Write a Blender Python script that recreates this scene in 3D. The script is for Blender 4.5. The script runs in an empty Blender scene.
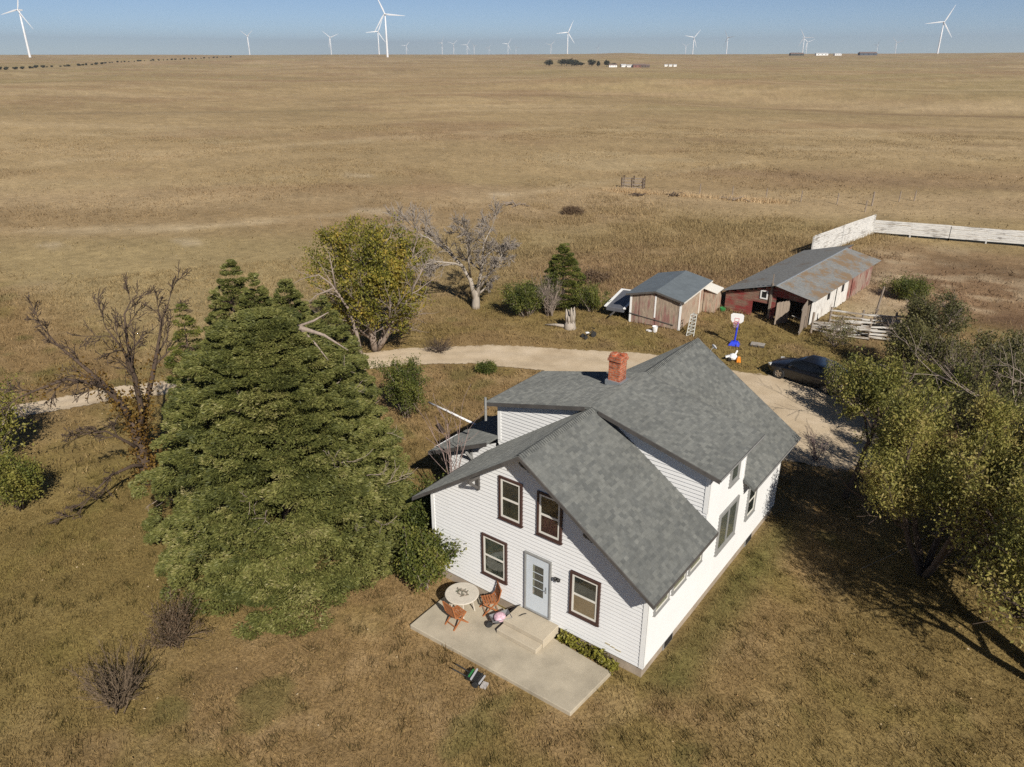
import bpy, bmesh, math, random
import numpy as np
from mathutils import Vector, Matrix, Euler
rad = math.radians
PI = math.pi
SC = bpy.context.scene
COL = SC.collection
RS = np.random.RandomState
HAZE = 1.1e-4

# ------------------------------------------------------------------ helpers
def link(o, parent=None):
    COL.objects.link(o)
    if parent is not None:
        o.parent = parent
    return o

def tag(o, label=None, cat=None, group=None, kind=None):
    if label: o['label'] = label
    if cat: o['category'] = cat
    if group: o['group'] = group
    if kind: o['kind'] = kind
    return o

def thing(name, label, cat, loc=(0, 0, 0), rotz=0.0, group=None):
    o = bpy.data.objects.new(name, None)
    o.empty_display_size = 0.3
    o.location = loc
    o.rotation_euler = (0, 0, rotz)
    link(o)
    return tag(o, label, cat, group)

def copy_tree(o, parent=None):
    c = o.copy()
    COL.objects.link(c)
    if parent is not None:
        c.parent = parent
    for ch in list(o.children):
        copy_tree(ch, c)
    return c

class MB:
    """collects shapes, builds ONE mesh object"""
    def __init__(self):
        self.v = []; self.f = []; self.m = []; self.n = 0
    def add(self, vs, fs, mi=0):
        b = self.n
        for p in vs: self.v.append((float(p[0]), float(p[1]), float(p[2])))
        self.n += len(vs)
        for f in fs:
            self.f.append(tuple(b + i for i in f)); self.m.append(mi)
    def box(self, c, s, rz=0.0, mi=0, M=None):
        cx, cy, cz = c; sx, sy, sz = s[0] / 2, s[1] / 2, s[2] / 2
        vs = [Vector((x, y, z)) for x in (-sx, sx) for y in (-sy, sy) for z in (-sz, sz)]
        if M is not None: vs = [M @ v for v in vs]
        elif rz:
            R = Matrix.Rotation(rz, 3, 'Z'); vs = [R @ v for v in vs]
        vs = [(v[0] + cx, v[1] + cy, v[2] + cz) for v in vs]
        self.add(vs, [(0, 1, 3, 2), (4, 6, 7, 5), (0, 4, 5, 1), (2, 3, 7, 6), (0, 2, 6, 4), (1, 5, 7, 3)], mi)
    def hexa(self, p, mi=0):
        """8 points: bottom 4 ccw, top 4 ccw"""
        self.add(p, [(3, 2, 1, 0), (4, 5, 6, 7), (0, 1, 5, 4), (1, 2, 6, 5), (2, 3, 7, 6), (3, 0, 4, 7)], mi)
    def bar(self, a, b, w, h=None, mi=0, up=(0, 0, 1)):
        h = w if h is None else h
        a = Vector(a); b = Vector(b); d = (b - a)
        if d.length < 1e-6: return
        d.normalize(); u = Vector(up)
        if abs(d.dot(u)) > .98: u = Vector((1, 0, 0))
        s = d.cross(u).normalized(); t = s.cross(d).normalized()
        s = s * (w / 2); t = t * (h / 2)
        self.hexa([a - s - t, a + s - t, a + s + t, a - s + t, b - s - t, b + s - t, b + s + t, b - s + t], mi)
    def tube(self, pts, rr, k=6, mi=0, cap=True):
        pts = [Vector(p) for p in pts]; n = len(pts)
        if not hasattr(rr, '__len__'): rr = [rr] * n
        vs = []; u = None
        for i in range(n):
            d = (pts[min(i + 1, n - 1)] - pts[max(i - 1, 0)])
            if d.length < 1e-9: d = Vector((0, 0, 1))
            d.normalize()
            if u is None:
                u = d.orthogonal().normalized()
            else:
                u = (u - d * u.dot(d))
                u = u.normalized() if u.length > 1e-6 else d.orthogonal().normalized()
            w = d.cross(u)
            for j in range(k):
                a = 2 * PI * j / k
                vs.append(pts[i] + (u * math.cos(a) + w * math.sin(a)) * rr[i])
        fs = []
        for i in range(n - 1):
            for j in range(k):
                a = i * k + j; b = i * k + (j + 1) % k
                fs.append((a, b, b + k, a + k))
        if cap:
            fs.append(tuple(range(k))[::-1]); fs.append(tuple((n - 1) * k + j for j in range(k)))
        self.add(vs, fs, mi)
    def lathe(self, prof, c=(0, 0, 0), k=20, mi=0, cap=True):
        vs = []; fs = []
        for r, z in prof:
            for j in range(k):
                a = 2 * PI * j / k
                vs.append((c[0] + r * math.cos(a), c[1] + r * math.sin(a), c[2] + z))
        for i in range(len(prof) - 1):
            for j in range(k):
                a = i * k + j; b = i * k + (j + 1) % k
                fs.append((a, b, b + k, a + k))
        if cap: fs.append(tuple(range(k))[::-1]); fs.append(tuple((len(prof) - 1) * k + j for j in range(k)))
        self.add(vs, fs, mi)
    def build(self, name, mats, parent=None, smooth=False, bevel=0.0, loc=None, rot=None, sub=0):
        me = bpy.data.meshes.new(name)
        me.from_pydata(self.v, [], self.f)
        if not isinstance(mats, (list, tuple)): mats = [mats]
        for m in mats: me.materials.append(m)
        if len(mats) > 1: me.polygons.foreach_set('material_index', self.m)
        if smooth: me.polygons.foreach_set('use_smooth', [True] * len(self.f))
        me.update()
        o = bpy.data.objects.new(name, me)
        link(o, parent)
        if loc: o.location = loc
        if rot: o.rotation_euler = rot
        if bevel:
            b = o.modifiers.new('bevel', 'BEVEL'); b.width = bevel; b.segments = 2; b.limit_method = 'ANGLE'
        if sub:
            s = o.modifiers.new('sub', 'SUBSURF'); s.levels = sub; s.render_levels = sub
        return o

def np_mesh(name, V, k, mat, parent=None, tint=None, col=None, smooth=False):
    """V (N*k,3): N separate k-gons; tint per face; col per face rgb"""
    V = np.ascontiguousarray(V, dtype=np.float32).reshape(-1, 3)
    n = len(V); nf = n // k
    me = bpy.data.meshes.new(name)
    me.vertices.add(n); me.vertices.foreach_set('co', V.ravel())
    me.loops.add(n); me.loops.foreach_set('vertex_index', np.arange(n, dtype=np.int32))
    me.polygons.add(nf)
    me.polygons.foreach_set('loop_start', np.arange(0, n, k, dtype=np.int32))
    try: me.polygons.foreach_set('loop_total', np.full(nf, k, dtype=np.int32))
    except Exception: pass
    if tint is not None:
        a = me.attributes.new('tint', 'FLOAT', 'FACE'); a.data.foreach_set('value', np.asarray(tint, dtype=np.float32))
    if col is not None:
        a = me.attributes.new('col', 'FLOAT_COLOR', 'FACE')
        c = np.ones((nf, 4), dtype=np.float32); c[:, :3] = col
        a.data.foreach_set('color', c.ravel())
    me.materials.append(mat)
    me.update(calc_edges=True)
    if smooth: me.polygons.foreach_set('use_smooth', np.ones(nf, dtype=bool))
    o = bpy.data.objects.new(name, me)
    return link(o, parent)

def unit(a):
    return a / np.maximum(np.linalg.norm(a, axis=-1, keepdims=True), 1e-9)

def leaf_quads(rng, C, D, L, Wd, droop=0.0):
    """diamond-ish quads at centres C along directions D"""
    n = len(C)
    D = unit(D)
    R = unit(np.cross(D, rng.normal(size=(n, 3))))
    L = (L * (0.7 + 0.6 * rng.rand(n)))[:, None]; Wd = (Wd * (0.7 + 0.6 * rng.rand(n)))[:, None]
    V = np.empty((n, 4, 3))
    V[:, 0] = C - D * L * .5; V[:, 1] = C + R * Wd * .5 - D * L * .05
    V[:, 2] = C + D * L * .5; V[:, 3] = C - R * Wd * .5 - D * L * .05
    return V

# value noise in numpy (2D)
_perm = RS(5).rand(512, 512)
def vnoise(x, y):
    x = np.asarray(x, float); y = np.asarray(y, float)
    xi = np.floor(x).astype(int); yi = np.floor(y).astype(int)
    fx = x - xi; fy = y - yi
    fx = fx * fx * (3 - 2 * fx); fy = fy * fy * (3 - 2 * fy)
    a = _perm[xi % 512, yi % 512]; b = _perm[(xi + 1) % 512, yi % 512]
    c = _perm[xi % 512, (yi + 1) % 512]; d = _perm[(xi + 1) % 512, (yi + 1) % 512]
    return (a * (1 - fx) + b * fx) * (1 - fy) + (c * (1 - fx) + d * fx) * fy
def fbm(x, y, o=4):
    s = 0; a = .5; t = 0
    for i in range(o):
        s = s + a * vnoise(x * 2 ** i + 17.3 * i, y * 2 ** i + 9.1 * i); t += a; a *= .5
    return s / t
def sstep(a, b, x):
    t = np.clip((np.asarray(x, float) - a) / (b - a), 0, 1); return t * t * (3 - 2 * t)

# ------------------------------------------------------------------ camera frame (used for nothing but the camera and the ground grid's fine sector)
CAM = (14.645, -15.094, 16.215)
YAW = -0.64712; PITCH = 0.41477; FPX = 753.74

# ------------------------------------------------------------------ terrain
def height(x, y):
    x = np.asarray(x, float); y = np.asarray(y, float)
    dx = x - CAM[0]; dy = y - CAM[1]
    r = np.hypot(dx, dy); az = np.arctan2(dx, dy) - YAW
    far = sstep(110, 420, r)
    h = far * ((fbm(x / 210 + 3.1, y / 210 + 8.2, 3) - .5) * 10.0 + (fbm(x / 70, y / 70, 2) - .5) * 1.1)
    h = h - 2.6 * np.exp(-(((x + 60) / 120) ** 2 + ((y - 300) / 38) ** 2))
    h = h + 1.2 * np.exp(-(((x + 80) / 150) ** 2 + ((y - 350) / 30) ** 2))
    ridge = 8.2 + 6.0 * sstep(.15, .6, az) + .8 * np.sin(az * 9 + 1) + .5 * np.sin(az * 23)
    ridge = ridge + 3.0 * np.exp(-((az - .135) / .03) ** 2)
    up = sstep(500, 2300, r)
    h = h * (1 - up * .7) + ridge * up
    h = h - sstep(2500, 6500, r) * 60
    return h

# albedo of the ground (linear rgb) by place
def zone(x, y):
    x = np.asarray(x, float); y = np.asarray(y, float)
    dx = x - CAM[0]; dy = y - CAM[1]
    r = np.hypot(dx, dy); az = np.arctan2(dx, dy) - YAW
    brown = np.array([.250, .168, .078]); olive = np.array([.190, .150, .046]); tan = np.array([.34, .245, .135])
    green = np.array([.120, .112, .036]); prair = np.array([.335, .245, .130]); rust = np.array([.250, .160, .092])
    pgreen = np.array([.262, .218, .098])
    n1 = fbm(x / 3.1, y / 3.1, 4); n2 = fbm(x / 9 + 4, y / 9 + 7, 3); n3 = fbm(x / 1.1 + 2, y / 1.1, 3)
    c = np.empty(x.shape + (3,)); c[:] = brown
    def mix(w, col):
        nonlocal c
        w = np.clip(w, 0, 1)[..., None]; c = c * (1 - w) + col * w
    # yard mottling
    mix(sstep(.50, .72, n1) * .55, olive)
    mix(sstep(.55, .75, n3) * .28, tan)
    mix(sstep(.66, .78, fbm(x / 1.7 + 9, y / 1.7 + 3, 3)) * .55, green)
    # olive lawn to the left
    lf = sstep(-1.0, -6.0, x) * sstep(9, 4, y) * sstep(-26, -16, x)
    mix(lf * (.35 + .45 * n2), olive)
    # right lawn, green strip beside the wall
    rt = sstep(9.0, 13.0, x + .3 * y * 0)
    mix(rt * (.25 + .6 * n2) * sstep(22, 12, y), olive)
    st = np.exp(-((x - 8.5) / .75) ** 2) * sstep(-.8, .6, y) * sstep(12, 9, y)
    mix(st * (.55 + .5 * n1), green)
    # farmyard between drive and sheds
    fy = sstep(19, 23, y) * sstep(62, 40, y)
    mix(fy * (.3 + .5 * n2), olive); mix(fy * sstep(.5, .7, n1) * .6, rust)
    # tall dry grass behind sheds
    tg = sstep(30, 36, y - .15 * x) * sstep(68, 58, y) * sstep(2, -5, x - .05 * y)
    mix(tg * .7, np.array([.33, .235, .125])); mix(tg * sstep(.52, .7, n2) * .7, rust)
    gp = np.exp(-(((x + 21) / 13) ** 2 + ((y - 63) / 8) ** 2)) + .8 * np.exp(-(((x + 38) / 9) ** 2 + ((y - 52) / 6) ** 2))
    mix(gp * (.3 + .7 * n2), olive)
    # corral: trampled dirt
    co = sstep(-2.5, 1.5, x - .09 * (y - 50)) * sstep(38, 43, y) * sstep(66, 62, y - .25 * x)
    mix(co * .9, np.array([.235, .150, .088])); mix(co * sstep(.47, .58, n2) * .85, np.array([.135, .082, .048])); mix(co * sstep(.52, .66, fbm(x / 3.3 + 7, y / 1.5, 4)) * .8, np.array([.40, .30, .19]))
    mnd = np.exp(-(((x - 9.5) / 4.5) ** 2 + ((y - 56.5) / 3.2) ** 2)); mix(mnd * (.3 + n1), np.array([.105, .062, .036]))
    mix(co * sstep(62, 66, y + 2.0 * n2) * .6, olive)
    # trampled pale yard beside the barn
    py_ = np.exp(-(((x - 4.6) / 2.2) ** 2 + ((y - 39) / 4.5) ** 2)); mix(py_ * (.5 + .7 * n1), np.array([.46, .36, .235]))
    py_ = np.exp(-(((x - 3.4) / 1.6) ** 2 + ((y - 51) / 4) ** 2)); mix(py_ * (.3 + .9 * sstep(.4, .6, n1)), np.array([.46, .36, .235]))
    # open prairie
    pw = np.maximum(sstep(64, 95, r), sstep(-16, -26, x) * sstep(2, 10, y))
    b1 = fbm(x / 45 + 2, y / 45 + 5, 4); b2 = fbm(x / 160, y / 160 + 3, 4)
    pr = prair * (.80 + .42 * b1[..., None]) * np.ones(3)
    w = sstep(.45, .65, b2)[..., None] * .38; pr = pr * (1 - w) + pgreen * w
    w = sstep(.56, .70, fbm(x / 28 + 5, y / 28, 4))[..., None] * .35; pr = pr * (1 - w) + rust * w
    w = (sstep(.66, .76, fbm(x / 15 + 1, y / 15 + 6, 4)) * .55 * sstep(500, 80, r))[..., None]; pr = pr * (1 - w) + np.array([.40, .31, .18]) * w
    # swale with pale rim, right of centre
    q = np.exp(-(((x + 60) / 110) ** 2 + ((y - 312) / 14) ** 2))[..., None] * .6; pr = pr * (1 - q) + np.array([.40, .30, .17]) * q
    q = np.exp(-(((x + 40) / 90) ** 2 + ((y - 272) / 14) ** 2))[..., None] * .6; pr = pr * (1 - q) + rust * .8 * q
    # grazed bands, old tracks and bare scrapes across the range
    bx, by = x * .8 + y * .6, -x * .6 + y * .8
    w = (sstep(.50, .72, fbm(bx / 130 + 3, by / 22 + 8, 4)) * .45)[..., None]; pr = pr * (1 - w) + rust * 1.1 * w
    w = (sstep(.54, .74, fbm(bx / 90 + 11, by / 14 + 2, 4)) * .40)[..., None]; pr = pr * (1 - w) + np.array([.46, .35, .205]) * w
    def seg(ax, ay, cx_, cy_, wd, col, k):
        nonlocal pr
        ex, ey = cx_ - ax, cy_ - ay; t = np.clip(((x - ax) * ex + (y - ay) * ey) / (ex * ex + ey * ey), 0, 1)
        wob = (fbm(x / 9, y / 9, 2) - .5) * 4
        d = np.hypot(x - ax - t * ex, y - ay - t * ey) + wob
        q = (np.exp(-(d / wd) ** 2) * k)[..., None]; pr = pr * (1 - q) + np.array(col) * q
    seg(-80, 6, -57, 25, 1.2, (.47, .37, .23), .55); seg(-57, 25, -45, 50, 1.2, (.47, .37, .23), .65); seg(-45, 50, -30, 110, 1.3, (.46, .36, .22), .45)
    seg(-250, 60, -190, 165, 7, (.20, .15, .085), .5); seg(-120, 40, -90, 150, 3, (.47, .36, .21), .4); seg(-60, 150, 40, 190, 4, (.46, .35, .2), .4); seg(-30, 95, 40, 112, 3, (.22, .15, .09), .5); seg(-90, 230, 30, 300, 5, (.23, .16, .09), .45)
    for px_, py_, pr_ in ((-49.3, 43.1, 1.6), (-51.2, 22.3, 1.3), (-60, 14, 1.1), (-70, 60, 1.8), (-44, 60, 1.2)):
        q = (sstep(1.3, .5, np.hypot((x - px_) / pr_ / 1.6, (y - py_) / pr_) + (fbm(x, y, 3) - .5)) * .4)[..., None]; pr = pr * (1 - q) + np.array([.52, .43, .30]) * q
    pw = np.clip(pw, 0, 1)[..., None]
    c = c * (1 - pw) + pr * pw
    c = c * (.86 + .28 * n3[..., None])
    return c

# ------------------------------------------------------------------ materials
def new_mat(name):
    m = bpy.data.materials.new(name); m.use_nodes = True
    nt = m.node_tree; b = nt.nodes['Principled BSDF']
    return m, nt, b
def N(nt, t, **kw):
    n = nt.nodes.new(t)
    for k, v in kw.items():
        if k.startswith('i_'):
            key = k[2:]
            key = int(key) if key.isdigit() else key.replace('_', ' ')
            n.inputs[key].default_value = v
        else: setattr(n, k, v)
    return n
def ramp(nt, stops):
    r = nt.nodes.new('ShaderNodeValToRGB')
    e = r.color_ramp.elements
    while len(e) < len(stops): e.new(.5)
    for el, (p, c) in zip(e, stops):
        el.position = p; el.color = (*c, 1) if len(c) == 3 else c
    return r
def simple(name, c, rough=.6, var=.15, scale=6.0, metal=0.0, bump=0.0, spec=.5, coat=0.0, stretch=None):
    m, nt, b = new_mat(name)
    tc = N(nt, 'ShaderNodeTexCoord'); no = N(nt, 'ShaderNodeTexNoise', i_Scale=scale, i_Detail=6.0, i_Roughness=.65)
    if stretch:
        mp = N(nt, 'ShaderNodeMapping'); mp.inputs['Scale'].default_value = stretch
        nt.links.new(tc.outputs['Object'], mp.inputs['Vector']); nt.links.new(mp.outputs['Vector'], no.inputs['Vector'])
    else: nt.links.new(tc.outputs['Object'], no.inputs['Vector'])
    r = ramp(nt, [(.28, tuple(x * (1 - var) for x in c)), (.72, tuple(min(1, x * (1 + var)) for x in c))])
    nt.links.new(no.outputs['Fac'], r.inputs['Fac']); nt.links.new(r.outputs['Color'], b.inputs['Base Color'])
    b.inputs['Roughness'].default_value = rough; b.inputs['Metallic'].default_value = metal
    b.inputs['Specular IOR Level'].default_value = spec; b.inputs['Coat Weight'].default_value = coat
    if bump:
        bp = N(nt, 'ShaderNodeBump', i_Strength=bump, i_Distance=.02)
        nt.links.new(no.outputs['Fac'], bp.inputs['Height']); nt.links.new(bp.outputs['Normal'], b.inputs['Normal'])
    return m
def foliage(name, stops, trans=.25, rough=.55):
    m, nt, b = new_mat(name)
    at = N(nt, 'ShaderNodeAttribute', attribute_name='tint')
    r = ramp(nt, stops); nt.links.new(at.outputs['Fac'], r.inputs['Fac'])
    nt.links.new(r.outputs['Color'], b.inputs['Base Color'])
    b.inputs['Roughness'].default_value = rough; b.inputs['Specular IOR Level'].default_value = .25
    tr = N(nt, 'ShaderNodeBsdfTranslucent'); mx = N(nt, 'ShaderNodeMixShader', i_0=trans)
    nt.links.new(r.outputs['Color'], tr.inputs['Color'])
    nt.links.new(b.outputs[0], mx.inputs[1]); nt.links.new(tr.outputs[0], mx.inputs[2])
    nt.links.new(mx.outputs[0], nt.nodes['Material Output'].inputs['Surface'])
    return m

def ground_mat():
    m, nt, b = new_mat('dry_grass_ground')
    at = N(nt, 'ShaderNodeAttribute', attribute_name='col')
    tc = N(nt, 'ShaderNodeTexCoord')
    n1 = N(nt, 'ShaderNodeTexNoise', i_Scale=9.0, i_Detail=8.0, i_Roughness=.72)
    n2 = N(nt, 'ShaderNodeTexNoise', i_Scale=1.1, i_Detail=8.0, i_Roughness=.68)
    n3 = N(nt, 'ShaderNodeTexNoise', i_Scale=.12, i_Detail=10.0, i_Roughness=.70)
    for n in (n1, n2, n3): nt.links.new(tc.outputs['Object'], n.inputs['Vector'])
    out = at.outputs['Color']
    for n, lo, hi in ((n1, .66, 1.34), (n2, .80, 1.20), (n3, .85, 1.15)):
        mr = N(nt, 'ShaderNodeMapRange', i_1=.32, i_2=.68, i_3=lo, i_4=hi)
        nt.links.new(n.outputs['Fac'], mr.inputs[0])
        mx = N(nt, 'ShaderNodeVectorMath', operation='SCALE')
        nt.links.new(out, mx.inputs[0]); nt.links.new(mr.outputs[0], mx.inputs['Scale'])
        out = mx.outputs[0]
    nt.links.new(out, b.inputs['Base Color'])
    b.inputs['Roughness'].default_value = .95; b.inputs['Specular IOR Level'].default_value = .05
    bp = N(nt, 'ShaderNodeBump', i_Strength=.9, i_Distance=.10)
    ad = N(nt, 'ShaderNodeMath', operation='MULTIPLY_ADD', i_1=.5)
    nt.links.new(n1.outputs['Fac'], ad.inputs[0]); nt.links.new(n2.outputs['Fac'], ad.inputs[2])
    nt.links.new(ad.outputs[0], bp.inputs['Height']); nt.links.new(bp.outputs['Normal'], b.inputs['Normal'])
    return m

def blade_mat():
    m, nt, b = new_mat('grass_blade')
    at = N(nt, 'ShaderNodeAttribute', attribute_name='col')
    nt.links.new(at.outputs['Color'], b.inputs['Base Color'])
    b.inputs['Roughness'].default_value = .8; b.inputs['Specular IOR Level'].default_value = .1
    tr = N(nt, 'ShaderNodeBsdfTranslucent'); mx = N(nt, 'ShaderNodeMixShader', i_0=.35)
    nt.links.new(at.outputs['Color'], tr.inputs['Color'])
    nt.links.new(b.outputs[0], mx.inputs[1]); nt.links.new(tr.outputs[0], mx.inputs[2])
    nt.links.new(mx.outputs[0], nt.nodes['Material Output'].inputs['Surface'])
    return m

def gravel_mat():
    m, nt, b = new_mat('gravel')
    tc = N(nt, 'ShaderNodeTexCoord')
    n1 = N(nt, 'ShaderNodeTexNoise', i_Scale=22.0, i_Detail=6.0, i_Roughness=.7)
    n2 = N(nt, 'ShaderNodeTexNoise', i_Scale=.55, i_Detail=7.0, i_Roughness=.62)
    for n in (n1, n2): nt.links.new(tc.outputs['Object'], n.inputs['Vector'])
    r = ramp(nt, [(.30, (.42, .325, .215)), (.5, (.52, .415, .285)), (.72, (.61, .50, .365))])
    nt.links.new(n2.outputs['Fac'], r.inputs['Fac'])
    mr = N(nt, 'ShaderNodeMapRange', i_1=.3, i_2=.7, i_3=.82, i_4=1.15); nt.links.new(n1.outputs['Fac'], mr.inputs[0])
    sc = N(nt, 'ShaderNodeVectorMath', operation='SCALE'); nt.links.new(r.outputs['Color'], sc.inputs[0]); nt.links.new(mr.outputs[0], sc.inputs['Scale'])
    nt.links.new(sc.outputs[0], b.inputs['Base Color'])
    b.inputs['Roughness'].default_value = .95; b.inputs['Specular IOR Level'].default_value = .1
    bp = N(nt, 'ShaderNodeBump', i_Strength=.5, i_Distance=.03); nt.links.new(n1.outputs['Fac'], bp.inputs['Height']); nt.links.new(bp.outputs['Normal'], b.inputs['Normal'])
    # ragged, thinning edge
    at = N(nt, 'ShaderNodeAttribute', attribute_name='edge')
    n3 = N(nt, 'ShaderNodeTexNoise', i_Scale=2.2, i_Detail=8.0, i_Roughness=.75); nt.links.new(tc.outputs['Object'], n3.inputs['Vector'])
    ad = N(nt, 'ShaderNodeMath', operation='ADD'); nt.links.new(at.outputs['Fac'], ad.inputs[0]); nt.links.new(n3.outputs['Fac'], ad.inputs[1])
    gt = N(nt, 'ShaderNodeMapRange', i_1=.85, i_2=.98, i_3=0.0, i_4=1.0); nt.links.new(ad.outputs[0], gt.inputs[0])
    nt.links.new(gt.outputs[0], b.inputs['Alpha'])
    return m

def shingle_mat(name, k):
    """k = slope length per metre of height"""
    m, nt, b = new_mat(name)
    tc = N(nt, 'ShaderNodeTexCoord'); sp = N(nt, 'ShaderNodeSeparateXYZ'); nt.links.new(tc.outputs['Object'], sp.inputs[0])
    mu = N(nt, 'ShaderNodeMath', operation='MULTIPLY', i_1=k); nt.links.new(sp.outputs['Z'], mu.inputs[0])
    cb = N(nt, 'ShaderNodeCombineXYZ'); nt.links.new(sp.outputs['Y'], cb.inputs['X']); nt.links.new(mu.outputs[0], cb.inputs['Y'])
    br = N(nt, 'ShaderNodeTexBrick', i_Scale=1.0)
    br.inputs['Brick Width'].default_value = .17; br.inputs['Row Height'].default_value = .115; br.inputs['Mortar Size'].default_value = .003
    br.inputs['Mortar Smooth'].default_value = .1; br.offset = .37; br.offset_frequency = 2
    br.inputs['Color1'].default_value = (.098, .102, .098, 1); br.inputs['Color2'].default_value = (.146, .149, .138, 1); br.inputs['Mortar'].default_value = (.11, .115, .108, 1)
    nt.links.new(cb.outputs[0], br.inputs['Vector'])
    n1 = N(nt, 'ShaderNodeTexNoise', i_Scale=4.5, i_Detail=5.0, i_Roughness=.7); nt.links.new(cb.outputs[0], n1.inputs['Vector'])
    n2 = N(nt, 'ShaderNodeTexNoise', i_Scale=60.0, i_Detail=2.0); nt.links.new(cb.outputs[0], n2.inputs['Vector'])
    n3 = N(nt, 'ShaderNodeTexNoise', i_Scale=.5, i_Detail=4.0); nt.links.new(tc.outputs['Object'], n3.inputs['Vector'])
    out = br.outputs['Color']
    for n, lo, hi in ((n1, .82, 1.20), (n2, .8, 1.2), (n3, .90, 1.10)):
        mr = N(nt, 'ShaderNodeMapRange', i_1=.3, i_2=.7, i_3=lo, i_4=hi); nt.links.new(n.outputs['Fac'], mr.inputs[0])
        sc = N(nt, 'ShaderNodeVectorMath', operation='SCALE'); nt.links.new(out, sc.inputs[0]); nt.links.new(mr.outputs[0], sc.inputs['Scale']); out = sc.outputs[0]
    nt.links.new(out, b.inputs['Base Color']); b.inputs['Roughness'].default_value = .9; b.inputs['Specular IOR Level'].default_value = .15; b.inputs['Diffuse Roughness'].default_value = 1.0
    bp = N(nt, 'ShaderNodeBump', i_Strength=.5, i_Distance=.012); nt.links.new(br.outputs['Fac'], bp.inputs['Height']); bp.invert = True
    nt.links.new(bp.outputs['Normal'], b.inputs['Normal'])
    return m

def brick_mat():
    m, nt, b = new_mat('chimney_brick')
    tc = N(nt, 'ShaderNodeTexCoord'); sp = N(nt, 'ShaderNodeSeparateXYZ'); nt.links.new(tc.outputs['Object'], sp.inputs[0])
    ad = N(nt, 'ShaderNodeMath', operation='ADD'); nt.links.new(sp.outputs['X'], ad.inputs[0]); nt.links.new(sp.outputs['Y'], ad.inputs[1])
    cb = N(nt, 'ShaderNodeCombineXYZ'); nt.links.new(ad.outputs[0], cb.inputs['X']); nt.links.new(sp.outputs['Z'], cb.inputs['Y'])
    br = N(nt, 'ShaderNodeTexBrick', i_Scale=1.0); br.inputs['Brick Width'].default_value = .22; br.inputs['Row Height'].default_value = .085; br.inputs['Mortar Size'].default_value = .009
    br.inputs['Color1'].default_value = (.33, .075, .030, 1); br.inputs['Color2'].default_value = (.50, .15, .065, 1); br.inputs['Mortar'].default_value = (.34, .25, .18, 1)
    nt.links.new(cb.outputs[0], br.inputs['Vector'])
    n1 = N(nt, 'ShaderNodeTexNoise', i_Scale=7.0, i_Detail=5.0); nt.links.new(tc.outputs['Object'], n1.inputs['Vector'])
    mr = N(nt, 'ShaderNodeMapRange', i_1=.35, i_2=.65, i_3=.55, i_4=1.3); nt.links.new(n1.outputs['Fac'], mr.inputs[0])
    sc = N(nt, 'ShaderNodeVectorMath', operation='SCALE'); nt.links.new(br.outputs['Color'], sc.inputs[0]); nt.links.new(mr.outputs[0], sc.inputs['Scale'])
    nt.links.new(sc.outputs[0], b.inputs['Base Color']); b.inputs['Roughness'].default_value = .9
    bp = N(nt, 'ShaderNodeBump', i_Strength=.7, i_Distance=.012); nt.links.new(br.outputs['Fac'], bp.inputs['Height']); bp.invert = True; nt.links.new(bp.outputs['Normal'], b.inputs['Normal'])
    return m

def worn_paint(name, paint, wood, level, scale=1.0, axis='Z', board=.2):
    """peeling paint over grey boards; grain and peeling stretched along AXIS; board seams across"""
    m, nt, b = new_mat(name)
    tc = N(nt, 'ShaderNodeTexCoord'); mp = N(nt, 'ShaderNodeMapping'); nt.links.new(tc.outputs['Object'], mp.inputs['Vector'])
    mp.inputs['Scale'].default_value = (5, 5, .7) if axis == 'Z' else (.7, .7, 6)
    n1 = N(nt, 'ShaderNodeTexNoise', i_Scale=1.0 * scale, i_Detail=9.0, i_Roughness=.7); nt.links.new(mp.outputs[0], n1.inputs['Vector'])
    n2 = N(nt, 'ShaderNodeTexNoise', i_Scale=.9, i_Detail=5.0); nt.links.new(tc.outputs['Object'], n2.inputs['Vector'])
    ad = N(nt, 'ShaderNodeMath', operation='MULTIPLY_ADD', i_1=.6); nt.links.new(n2.outputs['Fac'], ad.inputs[0]); nt.links.new(n1.outputs['Fac'], ad.inputs[2])
    gt = N(nt, 'ShaderNodeMapRange', i_1=level - .07, i_2=level + .07, i_3=0.0, i_4=1.0); nt.links.new(ad.outputs[0], gt.inputs[0])
    n4 = N(nt, 'ShaderNodeTexNoise', i_Scale=4.0, i_Detail=6.0); nt.links.new(mp.outputs[0], n4.inputs['Vector'])
    wr = ramp(nt, [(.3, tuple(x * .6 for x in wood)), (.7, tuple(x * 1.25 for x in wood))]); nt.links.new(n4.outputs['Fac'], wr.inputs['Fac'])
    pr = ramp(nt, [(.3, tuple(x * .75 for x in paint)), (.7, tuple(min(1, x * 1.15) for x in paint))]); nt.links.new(n4.outputs['Fac'], pr.inputs['Fac'])
    mx = N(nt, 'ShaderNodeMix', data_type='RGBA')
    nt.links.new(gt.outputs[0], mx.inputs[0]); nt.links.new(wr.outputs[0], mx.inputs[6]); nt.links.new(pr.outputs[0], mx.inputs[7])
    nt.links.new(mx.outputs[2], b.inputs['Base Color']); b.inputs['Roughness'].default_value = .85; b.inputs['Specular IOR Level'].default_value = .2
    bp = N(nt, 'ShaderNodeBump', i_Strength=.4, i_Distance=.01); nt.links.new(n1.outputs['Fac'], bp.inputs['Height']); nt.links.new(bp.outputs['Normal'], b.inputs['Normal'])
    return m

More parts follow.
